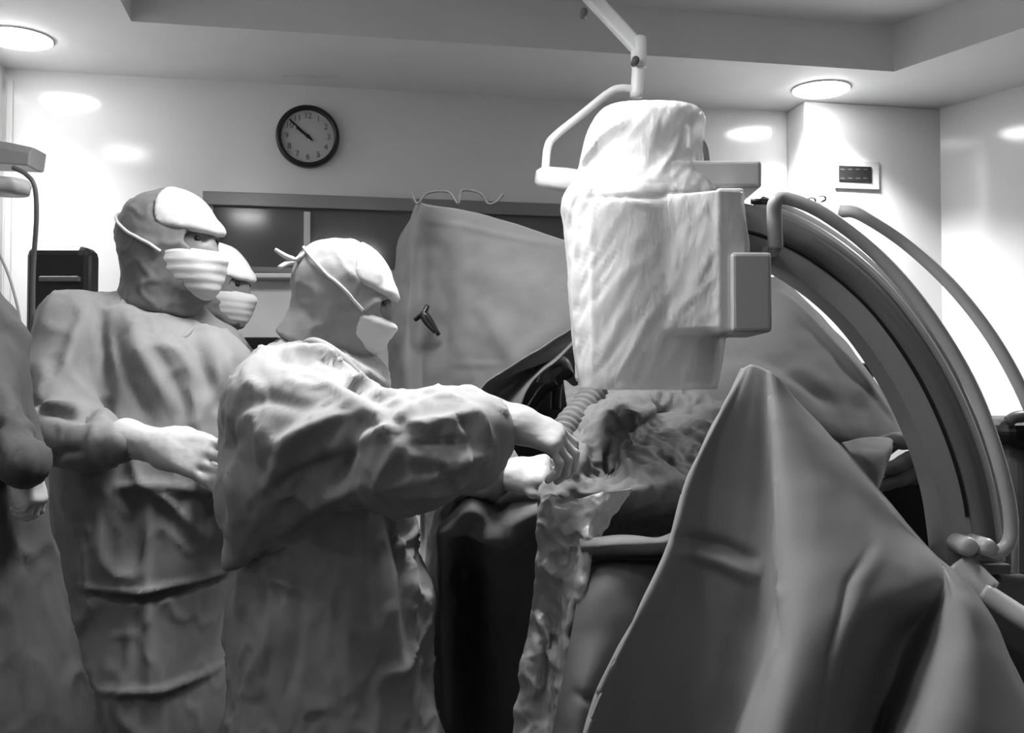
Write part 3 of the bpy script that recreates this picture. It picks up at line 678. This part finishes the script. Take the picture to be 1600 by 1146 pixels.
v, f = box((bx-.08, 1.9, .25), (bx+.06, 2.08, P(1520, 892, 1.95)[2])); mesh_obj('base_column', v, f, M['greyd'], t, smooth=False, bevel=.01)
v, f = box((bx-.35, 1.85, .1), (bx+.5, 2.15, .28)); mesh_obj('base', v, f, M['grey'], t, smooth=False, bevel=.03)
for sx in (-.28, .42):
    for sy in (1.83, 2.17):
        v, f = lathe([(.02, -.015), (.05, -.015), (.05, .015), (.02, .015)], (bx+sx, sy, .05), Yv, 24); mesh_obj('wheel', v, f, M['black'], t)

# clear plastic cover over the detector
cp = np.array([cx, 2.08, 0])
def ringpt(px, py, Y): return P(px, py, Y)
rows = [ # py, left px, right px, depth half
    (168, 962, 1066, .03), (172, 945, 1082, .07), (186, 930, 1098, .1), (212, 916, 1098, .11), (245, 908, 1094, .115), (275, 902, 1096, .125), (298, 886, 1116, .14),
    (320, 876, 1130, .15), (350, 880, 1132, .155), (410, 886, 1140, .155), (460, 889, 1136, .155), (510, 893, 1132, .155), (560, 899, 1124, .155), (600, 904, 1118, .15), (609, 906, 1114, .148)]
m_ = 160; V = []; rr = catmull(np.array([(a, b, c_) for a, b, c_, _ in rows], float), 110); dd_ = catmull(np.array([(q[3], 0, 0) for q in rows], float), 110)[:, 0]
for (py, a, b), dp_ in zip(rr, dd_):
    A = P(a, py, 2.08); B = P(b, py, 2.08); c_ = (A+B)/2; rx = (B-A)[0]/2
    for j in range(m_):
        th = 2*math.pi*j/m_; cs, sn = math.cos(th), math.sin(th); e = .78
        V.append(c_+X*rx*math.copysign(abs(cs)**e, cs)+Yv*dp_*math.copysign(abs(sn)**e, sn))
V = np.array(V); c3 = V.copy(); c3[:, 0] -= cx; c3[:, 1] -= 2.08; c3[:, 2] = 0; N = c3/np.maximum(np.linalg.norm(c3, axis=1), 1e-6)[:, None]
sh = V.copy(); sh[:, 2] = V[:, 2]*1.0; rotd = np.stack([V[:, 0]*.83-V[:, 2]*.55, V[:, 1], V[:, 0]*.55+V[:, 2]*.83], 1)
n1 = fbm(rotd, 1, (22, 10, 4), 2, 3); n2 = 1-np.abs(fbm(rotd, 1, (44, 18, 6), 5, 2))*2
amt = np.clip((N[:, 1]*-.5+.7), .3, 1)*np.clip((V[:, 2]-zc(615))/.05, .1, 1)
V = V+N*((n1*.002+n2*.003-.0018)*amt)[:, None]
for poly, wpx, amp in [([(990, 172), (950, 205), (905, 255)], 5, .014), ([(1028, 175), (1025, 210), (985, 290)], 3.5, .006), ([(1080, 400), (1010, 500), (960, 600)], 4, .005), ([(1130, 420), (1060, 480), (1010, 560)], 4, .005), ([(905, 320), (900, 450), (912, 600)], 4, .005), ([(925, 330), (930, 600)], 4, .004), ([(1075, 310), (1110, 380), (1070, 470)], 4, .006), ([(1100, 470), (1130, 450)], 3, .005), ([(1060, 230), (1000, 300)], 4, .006), ([(900, 306), (1000, 312), (1100, 304)], 4, -.004), ([(985, 318), (1020, 328)], 3, .005)]:
    V = fold(V, N, 1.95, poly, wpx, amp)
fx = np.clip((V[:, 0]-P(1036, 400, 1.95)[0])/(P(1112, 400, 1.95)[0]-P(1036, 400, 1.95)[0]), 0, 1)
inz = (V[:, 2] > zc(526, 1.95)) & (V[:, 2] < zc(306, 1.95)) & (N[:, 1] < .1) & (fx > 0)
V[:, 1] = np.where(inz, np.minimum(V[:, 1], V[:, 1]*(1-fx)+fx*(1.885+(V[:, 1]-V[:, 1][inz].mean())*.2)), V[:, 1])
Fc = [[i*m_+j, i*m_+(j+1) % m_, (i+1)*m_+(j+1) % m_, (i+1)*m_+j] for i in range(109) for j in range(m_)]+[list(range(m_))[::-1]]
pc = mesh_obj('plastic_cover', V, Fc, M['film']); tag(pc, 'clear wrinkled plastic cover pulled over the white detector head', 'plastic cover')
# ------------------------------------------------------------------ drapes
# screen drape hung between poles
s = sheet('screen_drape', [
    [(652, 318, 3.0), (657, 316, 2.84), (672, 320, 2.78), (720, 328, 2.76), (800, 348, 2.7), (885, 376, 2.6), (990, 400, 2.55)],
    [(622, 380, 3.05), (640, 385, 2.86), (664, 388, 2.84), (715, 390, 2.76), (800, 410, 2.68), (885, 430, 2.6), (990, 440, 2.55)],
    [(608, 470, 3.05), (632, 475, 2.86), (662, 480, 2.86), (712, 480, 2.76), (800, 490, 2.66), (885, 490, 2.58), (990, 500, 2.55)],
    [(608, 560, 3.05), (632, 565, 2.86), (664, 570, 2.86), (716, 570, 2.75), (780, 575, 2.66), (850, 545, 2.6), (990, 515, 2.55)],
    [(610, 650, 3.05), (634, 655, 2.86), (668, 660, 2.85), (700, 660, 2.78), (735, 650, 2.72), (752, 612, 2.68), (770, 600, 2.66)],
    [(612, 800, 3.05), (634, 800, 2.86), (664, 800, 2.85), (694, 800, 2.79), (720, 760, 2.74), (738, 700, 2.7), (750, 640, 2.68)]],
    M['drape'], None, 120, 110, (.012, 5), [([(720, 340), (725, 600)], 16, .008), ([(750, 470), (820, 590)], 16, .010), ([(650, 330), (885, 395)], 5, .002), ([(700, 568), (800, 572)], 5, .002)], .004, 2.7, 1)
tag(s, 'grey cloth screen drape hung upright behind the surgeon, beside the plastic cover', 'drape')
s = sheet('drape_fold', [
    [(895, 512, 2.56), (850, 540, 2.58), (800, 572, 2.6), (755, 602, 2.62), (735, 650, 2.64)],
    [(898, 522, 2.62), (860, 556, 2.66), (815, 592, 2.7), (775, 628, 2.7), (750, 680, 2.72)],
    [(900, 534, 2.55), (870, 566, 2.57), (832, 600, 2.6), (812, 640, 2.6), (800, 700, 2.62)]], M['draped'], None, 60, 30, (.006, 8), [], .004, 2.6, 3)
tag(s, 'dark turned-under strip of cloth below the upright screen drape', 'drape')
a = [P(643, 300, 2.8), P(652, 318, 2.8), P(668, 302, 2.8), P(700, 300, 2.79), P(716, 318, 2.78), P(722, 298, 2.78), P(750, 302, 2.76), P(762, 318, 2.76), P(775, 316, 2.75), P(786, 304, 2.75)]
v, f = rot_frame_tube(a, .0035, 80, 6); tag(mesh_obj('wire_hanger', v, f, M['greyd']), 'thin bent wire along the top edge of the grey screen drape', 'wire')
v, f = lathe([(.012, 0), (.012, P(662, 322, 2.9)[2])], (P(664, 400, 2.93)[0], 2.93, 0), Z, 16); tag(mesh_obj('drape_pole', v, f, M['tube']), 'steel pole hidden behind the tall corner of the screen drape', 'pole')
# clip on the screen
t = thing('towel_clip', P(672, 505, 2.8), 'black clip pinching the grey screen drape near the surgeon’s mask', 'clip')
for pp in ([P(648, 500, 2.80), P(664, 492, 2.79), P(686, 524, 2.79)], [P(668, 478, 2.80), P(662, 496, 2.79), P(680, 520, 2.79)]):
    v, f = rot_frame_tube(pp, .009, 16, 8, [.7, 1, .6]); mesh_obj('jaw', v, f, M['black'], t)

# black equipment behind the gap
t = thing('anaesthesia_machine', (P(850, 600, 3.2)[0], 3.25, 0), 'black machine with hoses seen in the gap left of the plastic cover', 'machine')
a = P(790, 700, 3.2); b = P(960, 520, 3.2); v, f = box((a[0], 3.1, 0), (b[0], 3.5, b[2])); mesh_obj('cabinet', v, f, M['blackm'], t, smooth=False, bevel=.02)
for k, pts in enumerate([[(846, 600), (858, 572), (880, 566), (890, 590)], [(868, 640), (872, 600), (893, 580)], [(830, 640), (850, 610), (870, 600)]]):
    v, f = rot_frame_tube([P(x_, y_, 2.95-.02*k) for x_, y_ in pts], .016, 24, 10); mesh_obj('hose', v, f, M['greyd' if k == 0 else 'black'], t)
# corrugated hose
C = catmull([P(930, 612, 2.45), P(912, 640, 2.4), P(888, 668, 2.35), P(872, 700, 2.3)], 80)
T = np.gradient(C, axis=0); T /= np.linalg.norm(T, axis=1)[:, None]; S = np.cross(T, Yv); S /= np.linalg.norm(S, axis=1)[:, None]; U = np.cross(S, T); V = []
for i in range(80):
    rr_ = .032+.004*math.sin(i*.95)
    for j in range(20): th = 2*math.pi*j/20; V.append(C[i]+(S[i]*math.cos(th)+U[i]*math.sin(th))*rr_)
Fc = [[i*20+j, i*20+(j+1) % 20, (i+1)*20+(j+1) % 20, (i+1)*20+j] for i in range(79) for j in range(20)]+[list(range(20))[::-1], [79*20+j for j in range(20)]]
tag(mesh_obj('corrugated_hose', V, Fc, M['drapem']), 'grey corrugated hose beside the reaching glove, below the machine gap', 'hose')

# operating table
t = thing('operating_table', (.1, 2.25, 0), 'dark operating table under the drapes', 'operating table')
tz = P(950, 800, 2.0)[2]
v, f = box((.12, 2.38, tz-.2), (.62, 2.7, tz-.1)); mesh_obj('table_top', v, f, M['blackm'], t, smooth=False, bevel=.02)
v, f = box((.2, 2.42, .1), (.42, 2.64, tz-.2)); mesh_obj('column', v, f, M['greyd'], t, smooth=False, bevel=.01)
v, f = box((.05, 2.36, 0), (.6, 2.7, .1)); mesh_obj('foot', v, f, M['greyd'], t, smooth=False, bevel=.02)
# patient drape
s = sheet('patient_drape', [
    [(880, 600, 2.6), (930, 606, 2.6), (1000, 600, 2.6), (1070, 596, 2.58), (1140, 560, 2.5)],
    [(890, 655, 2.5), (935, 628, 2.48), (990, 618, 2.44), (1070, 624, 2.46), (1150, 610, 2.4)],
    [(890, 700, 2.3), (930, 660, 2.26), (975, 648, 2.22), (1040, 668, 2.38), (1140, 650, 2.3)],
    [(880, 730, 2.15), (915, 715, 2.12), (960, 700, 2.14), (1030, 690, 2.2), (1120, 690, 2.2)],
    [(860, 752, 2.05), (900, 735, 2.02), (955, 745, 2.12), (1010, 730, 2.06), (1100, 740, 2.12)],
    [(842, 778, 1.98), (890, 780, 1.96), (960, 775, 1.97), (1010, 775, 1.98), (1090, 780, 2.05)],
    [(838, 850, 1.99), (880, 850, 2.1), (940, 850, 2.3), (1000, 850, 2.35), (1080, 850, 2.35)]],
    M['drapem'], None, 130, 130, (.02, 8), [([(925, 690), (905, 720), (880, 742)], 8, .02), ([(960, 690), (950, 740)], 7, -.035), ([(1050, 640), (1110, 625)], 14, -.03), ([(975, 650), (1000, 660), (1060, 640)], 9, .02), ([(985, 690), (980, 740)], 6, .02)], .004, 2.1, 5, crumple=.008)
tag(s, 'crumpled grey drape over the operating site beneath the plastic cover', 'drape')
# crinkled plastic pouch at the table edge
s = sheet('plastic_pouch', [
    [(842, 775, 1.93), (862, 772, 1.9), (895, 782, 1.88), (940, 772, 1.88), (985, 762, 1.9)],
    [(842, 800, 1.92), (866, 806, 1.88), (900, 812, 1.86), (930, 805, 1.86), (965, 795, 1.9)],
    [(840, 860, 1.92), (862, 860, 1.9), (895, 860, 1.88), (915, 850, 1.84), (935, 850, 1.9)],
    [(830, 950, 1.93), (850, 950, 1.92), (875, 955, 1.9), (896, 950, 1.83), (912, 950, 1.9)],
    [(815, 1040, 1.93), (838, 1040, 1.9), (862, 1045, 1.9), (882, 1045, 1.83), (898, 1045, 1.9)],
    [(800, 1160, 1.93), (825, 1160, 1.9), (850, 1160, 1.88), (872, 1160, 1.82), (888, 1160, 1.9)]],
    M['film2'], None, 90, 160, (.009, 12), [([(925, 820), (905, 900), (885, 1000), (872, 1140)], 5, .012), ([(850, 880), (880, 910)], 7, .014), ([(840, 960), (870, 1040)], 6, .014)], .002, 1.88, 8, crumple=.005)
tag(s, 'crinkled clear plastic pouch hanging from the table edge below the gloves', 'plastic sheet')
s = sheet('dark_drape', [
    [(665, 770, 2.42), (690, 775, 2.35), (735, 745, 2.2), (790, 752, 2.2), (850, 765, 2.14)],
    [(668, 815, 2.4), (700, 812, 2.12), (735, 800, 2.04), (780, 822, 2.06), (845, 800, 2.0)],
    [(668, 850, 2.4), (690, 850, 2.12), (730, 850, 2.2), (775, 860, 2.14), (840, 850, 2.12)],
    [(660, 960, 2.32), (690, 960, 2.2), (725, 960, 2.34), (770, 960, 2.22), (835, 960, 2.25)],
    [(670, 1180, 2.34), (700, 1180, 2.28), (735, 1180, 2.34), (780, 1180, 2.28), (860, 1180, 2.26)]],
    M['draped'], None, 90, 100, (.012, 7), [([(690, 830), (735, 812), (790, 832), (840, 815)], 7, .02)], .004, 2.15, 11)
tag(s, 'dark drape gathered and hanging from the table between surgeon and plastic pouch', 'drape')
# grey side panel
s = sheet('side_drape', [
    [(905, 838, 1.9), (940, 840, 1.95), (985, 840, 2.0), (1040, 838, 2.02), (1110, 800, 2.02)],
    [(905, 846, 1.84), (950, 843, 1.84), (1000, 842, 1.84), (1040, 842, 1.84), (1110, 800, 1.95)],
    [(908, 862, 1.83), (950, 858, 1.82), (1000, 858, 1.82), (1050, 858, 1.84), (1110, 860, 1.9)],
    [(912, 880, 1.88), (950, 876, 1.89), (1000, 874, 1.9), (1050, 874, 1.9), (1110, 880, 1.95)],
    [(908, 910, 1.84), (950, 900, 1.82), (1000, 900, 1.84), (1050, 900, 1.88), (1110, 920, 1.95)],
    [(892, 1000, 1.80), (935, 1000, 1.78), (985, 1000, 1.80), (1040, 1000, 1.86), (1090, 1000, 1.95)],
    [(876, 1070, 1.78), (915, 1070, 1.74), (960, 1075, 1.78), (1020, 1075, 1.86), (1080, 1075, 1.92)],
    [(862, 1160, 1.78), (900, 1160, 1.72), (950, 1160, 1.76), (1010, 1160, 1.84), (1080, 1160, 1.9)]],
    M['drape'], None, 80, 120, (.008, 7), [([(890, 1060), (950, 1075), (1000, 1085)], 7, -.012)], .004, 1.84, 12)
tag(s, 'grey drape panel with a horizontal fold, left of the peaked foreground drape', 'drape')
# the big foreground drape
cols = [
 [(1166, 584, 1.86), (1120, 740, 1.98), (1060, 872, 1.98), (1000, 1030, 1.95), (960, 1180, 1.95)],
 [(1160, 578, 1.80), (1079, 740, 1.76), (1038, 872, 1.70), (950, 1050, 1.64), (900, 1180, 1.6)],
 [(1172, 570, 1.78), (1110, 740, 1.765), (1075, 872, 1.74), (1010, 1040, 1.70), (970, 1180, 1.68)],
 [(1184, 572, 1.77), (1160, 740, 1.765), (1140, 885, 1.73), (1100, 1030, 1.72), (1070, 1180, 1.7)],
 [(1196, 578, 1.76), (1204, 740, 1.75), (1206, 890, 1.70), (1190, 1010, 1.68), (1140, 1180, 1.64)],
 [(1206, 582, 1.75), (1217, 740, 1.67), (1219, 890, 1.60), (1208, 1010, 1.54), (1150, 1180, 1.48)],
 [(1222, 596, 1.75), (1262, 740, 1.655), (1262, 890, 1.56), (1236, 1020, 1.48), (1200, 1180, 1.40)],
 [(1250, 630, 1.77), (1310, 750, 1.67), (1330, 880, 1.57), (1300, 1010, 1.49), (1260, 1180, 1.43)],
 [(1280, 665, 1.79), (1370, 780, 1.70), (1420, 905, 1.58), (1350, 980, 1.54), (1300, 1180, 1.5)],
 [(1302, 690, 1.81), (1405, 812, 1.72), (1474, 908, 1.60), (1410, 1010, 1.64), (1370, 1180, 1.62)],
 [(1312, 700, 1.85), (1418, 824, 1.78), (1488, 912, 1.57), (1480, 1000, 1.52), (1410, 1180, 1.44)],
 [(1318, 708, 1.9), (1428, 836, 1.86), (1512, 924, 1.59), (1535, 1010, 1.50), (1520, 1180, 1.40)],
 [(1322, 714, 1.97), (1436, 846, 1.95), (1534, 944, 1.66), (1580, 1040, 1.58), (1640, 1180, 1.50)],
 [(1324, 720, 2.05), (1440, 854, 2.03), (1536, 956, 1.8), (1584, 1060, 1.72), (1650, 1190, 1.66)]]
rowsF = [[c_[i] for c_ in cols] for i in range(5)]
s = sheet('front_drape', rowsF, M['drapel'], None, 220, 170, (.006, 5),
    [([(1060, 868), (1140, 890), (1202, 918)], 13, .015), ([(1060, 846), (1150, 866), (1204, 890)], 11, -.012), ([(1350, 840), (1290, 895), (1245, 985), (1190, 1180)], 5, -.004), ([(1370, 840), (1310, 895), (1262, 985), (1210, 1180)], 12, .004)], .004, 1.65, 14)
tag(s, 'large peaked grey drape filling the right foreground', 'drape')
# drape behind the arc
s = sheet('rear_drape', [
    [(1060, 470, 2.75), (1130, 455, 2.7), (1205, 434, 2.6), (1228, 438, 2.6), (1242, 450, 2.66)],
    [(1065, 510, 2.65), (1140, 500, 2.6), (1225, 490, 2.5), (1265, 486, 2.52), (1282, 490, 2.6)],
    [(1070, 545, 2.55), (1150, 545, 2.5), (1240, 560, 2.42), (1320, 560, 2.45), (1340, 562, 2.55)],
    [(1075, 585, 2.52), (1160, 590, 2.4), (1250, 610, 2.36), (1370, 640, 2.4), (1392, 636, 2.5)],
    [(1080, 640, 2.5), (1170, 650, 2.35), (1290, 690, 2.32), (1400, 696, 2.38), (1424, 688, 2.48)],
    [(1090, 760, 2.5), (1180, 760, 2.35), (1300, 760, 2.4), (1405, 704, 2.46), (1430, 700, 2.52)]], M['drape'], None, 80, 90, (.008, 6), [([(1190, 560), (1290, 640)], 12, -.01), ([(1230, 445), (1300, 540), (1400, 670)], 5, .012)], .004, 2.45, 17)
tag(s, 'grey draped sheet sloping down behind the curved arm', 'drape')
s = sheet('folded_cloth', [
    [(1315, 692, 2.2), (1350, 686, 2.2), (1388, 686, 2.22), (1394, 690, 2.3)],
    [(1330, 712, 2.14), (1352, 712, 2.12), (1384, 706, 2.14), (1392, 702, 2.2)],
    [(1350, 750, 2.12), (1362, 750, 2.1), (1378, 740, 2.12), (1384, 735, 2.2)],
    [(1368, 790, 2.12), (1370, 775, 2.1), (1372, 765, 2.12), (1374, 760, 2.2)]], M['drapel'], None, 40, 40, (.004, 10), [], .004, 2.15, 19)
tag(s, 'grey corner of folded cloth peeking over the slope of the front drape', 'cloth')
for k, pts in enumerate([[(1340, 716, 2.32), (1375, 694, 2.32), (1425, 690, 2.3), (1470, 700, 2.32)], [(1368, 742, 2.28), (1400, 728, 2.28), (1430, 716, 2.3), (1475, 722, 2.32)], [(1362, 765, 2.28), (1400, 752, 2.28), (1430, 742, 2.3), (1480, 748, 2.3)]]):
    v, f = rot_frame_tube([P(*q_) for q_ in pts], .017, 40, 14, [.6, 1, 1.1, 1]); V = np.array(v); V = V+(fbm(V, 25)*.006)[:, None]*Z
    tag(mesh_obj('rolled_cloth', V, f, M['draped' if k else 'drapem']), ['uppermost', 'middle', 'lowest'][k]+' of three dark rolled cloths behind the curved arm’s inner edge', 'cloth', 'rolled cloths behind the curved arm')
t = thing('equipment_cart', (P(1430, 800, 2.6)[0], 2.75, 0), 'black cart in the gap behind the curved arm, under the rolled cloths', 'cart')
a = P(1345, 900, 2.6); b = P(1500, 745, 2.6); v, f = box((a[0], 2.6, .06), (b[0], 2.95, b[2])); mesh_obj('cart_body', v, f, M['blackm'], t, smooth=False, bevel=.02)
for sx in (a[0]+.05, b[0]-.05):
    for sy in (2.66, 2.9):
        v, f = lathe([(.01, -.01), (.03, -.01), (.03, .01), (.01, .01)], (sx, sy, .03), X, 16); mesh_obj('wheel', v, f, M['black'], t)
# right edge trolley
t = thing('supply_trolley', (P(1620, 900, 2.5)[0], 2.6, 0), 'dark grey trolley cut off by the right edge behind the white pipe', 'trolley')
a = P(1572, 1000, 2.5); b = P(1760, 690, 2.5); v, f = box((a[0], 2.45, .05), (b[0], 2.85, b[2])); mesh_obj('trolley_body', v, f, M['greyd'], t, smooth=False, bevel=.02)
a = P(1562, 700, 2.42); b = P(1770, 655, 2.42); v, f = box((a[0], 2.4, a[2]), (b[0], 2.88, b[2])); mesh_obj('tray', v, f, M['black'], t, smooth=False, bevel=.03)
v, f = rot_frame_tube([P(1575, 660, 2.38), P(1590, 652, 2.38), P(1640, 650, 2.38)], .014, 12, 10); mesh_obj('handle', v, f, M['greyd'], t)
# small black object on the wall seen under the arc
v, f = quadbox(P(1352, 580, 3.6), X, Yv, Z, .05, .04, .055); V = v.copy(); V[:, 0] += (V[:, 2]-V[:, 2].min())*-.2
t = thing('small_monitor', P(1352, 592, 3.6), 'small black monitor seen under the curved arm against the white wall', 'monitor')
mesh_obj('screen', V, f, M['black'], t, smooth=False, bevel=.006)
v, f = lathe([(.01, 0), (.01, P(1352, 592, 3.6)[2]-.03), ], (V[:, 0].mean(), 3.6, 0.03), Z, 12); mesh_obj('stand', v, f, M['white'], t)
v, f = lathe([(.02, 0), (.15, 0), (.15, .02), (.02, .04)], (V[:, 0].mean(), 3.6, 0), Z, 24); mesh_obj('stand_base', v, f, M['white'], t)

# ------------------------------------------------------------------ left side things
t = thing('black_monitor', (P(92, 500, 2.95)[0], 2.97, 0), 'black monitor with rounded corners behind the tall person’s shoulder', 'monitor')
a = P(40, 600, 2.95); b = P(142, 385, 2.95); v, f = box((a[0], 2.93, a[2]), (b[0], 3.03, b[2])); mesh_obj('screen_case', v, f, M['black'], t, smooth=False, bevel=.028)
v, f = pbox(62, 432, 125, 441, 2.925, .02); tag(mesh_obj('highlight_bar', v, f, M['greyd'], t, smooth=False, bevel=.004), 'grey glossy bar')  # grey bar standing in for the highlight across the monitor
v, f = lathe([(.03, .05), (.03, a[2]+.05)], ((a[0]+b[0])/2, 3.0, 0), Z, 20); mesh_obj('stand', v, f, M['greyd'], t)
v, f = lathe([(.03, 0), (.25, 0), (.25, .03), (.03, .06)], ((a[0]+b[0])/2, 3.0, 0), Z, 30); mesh_obj('stand_base', v, f, M['greyd'], t)
t = thing('bracket_lamp', P(20, 300, 2.4), 'metal lamp housing on an arm at the top left edge, cable hanging down', 'lamp')
v, f = sweep([P(-120, 232, 2.4), P(-20, 240, 2.4), P(60, 250, 2.4)], [(-.03, -.05), (.028, -.05), (.032, -.04), (.032, .06), (-.01, .06), (-.03, .04)], 20, (0, -1, 0), [1, 1, .75]); mesh_obj('housing', v, f, mat('brushed_metal', .45, .3, .05, 60, metal=.6), t, bevel=.003, smooth=False)
v, f = lathe([(.01, -.02), (.05, -.02), (.055, 0), (.05, .012)], P(10, 290, 2.4), Z, 30); mesh_obj('lens_ring', v, f, M['white'], t)
v, f = rot_frame_tube([P(20, 262, 2.34), P(40, 272, 2.34), P(54, 292, 2.34), P(57, 340, 2.35), P(52, 420, 2.38), P(50, 520, 2.4), P(40, 640, 2.4)], .0055, 60, 10); tag(mesh_obj('cable', v, f, M['greyd'], t), 'dark hanging cable')
v, f = rot_frame_tube([P(-60, 300, 2.5), P(0, 400, 2.5), P(25, 470, 2.5), P(40, 560, 2.5)], .0035, 60, 8); mesh_obj('thin_cord', v, f, M['grey'], t)
v, f = rot_frame_tube([P(-120, 232, 2.4), P(-300, 200, 2.3), np.array([P(-300, 100, 2.3)[0], 2.3, CEIL])], .02, 20, 12); mesh_obj('support_arm', v, f, M['white'], t)
# white unit behind the surgeon's shoulder
t = thing('white_cabinet', (P(420, 500, 3.3)[0], 3.4, 0), 'white cabinet with a dark bowl-shaped recess seen between the hooded heads', 'cabinet')
a = P(372, 640, 3.25); b = P(470, 436, 3.25); v, f = box((a[0], 3.25, 0), (b[0], 3.6, b[2])); mesh_obj('cabinet_body', v, f, M['white'], t, smooth=False, bevel=.01)
v, f = pbox(378, 430, 466, 437, 3.24, .1); mesh_obj('top_edge', v, f, M['white'], t, smooth=False, bevel=.003)
A = [P(384, 528, 3.2), P(438, 528, 3.2), P(424, 547, 3.2), P(398, 547, 3.2)]; V = [q-Yv*.03 for q in A]+[q+Yv*.06 for q in A]
tag(mesh_obj('dark_bowl', V, [[3, 2, 1, 0], [4, 5, 6, 7], [0, 1, 5, 4], [1, 2, 6, 5], [2, 3, 7, 6], [3, 0, 4, 7]], M['black'], t, smooth=False, bevel=.004), 'black bowl')
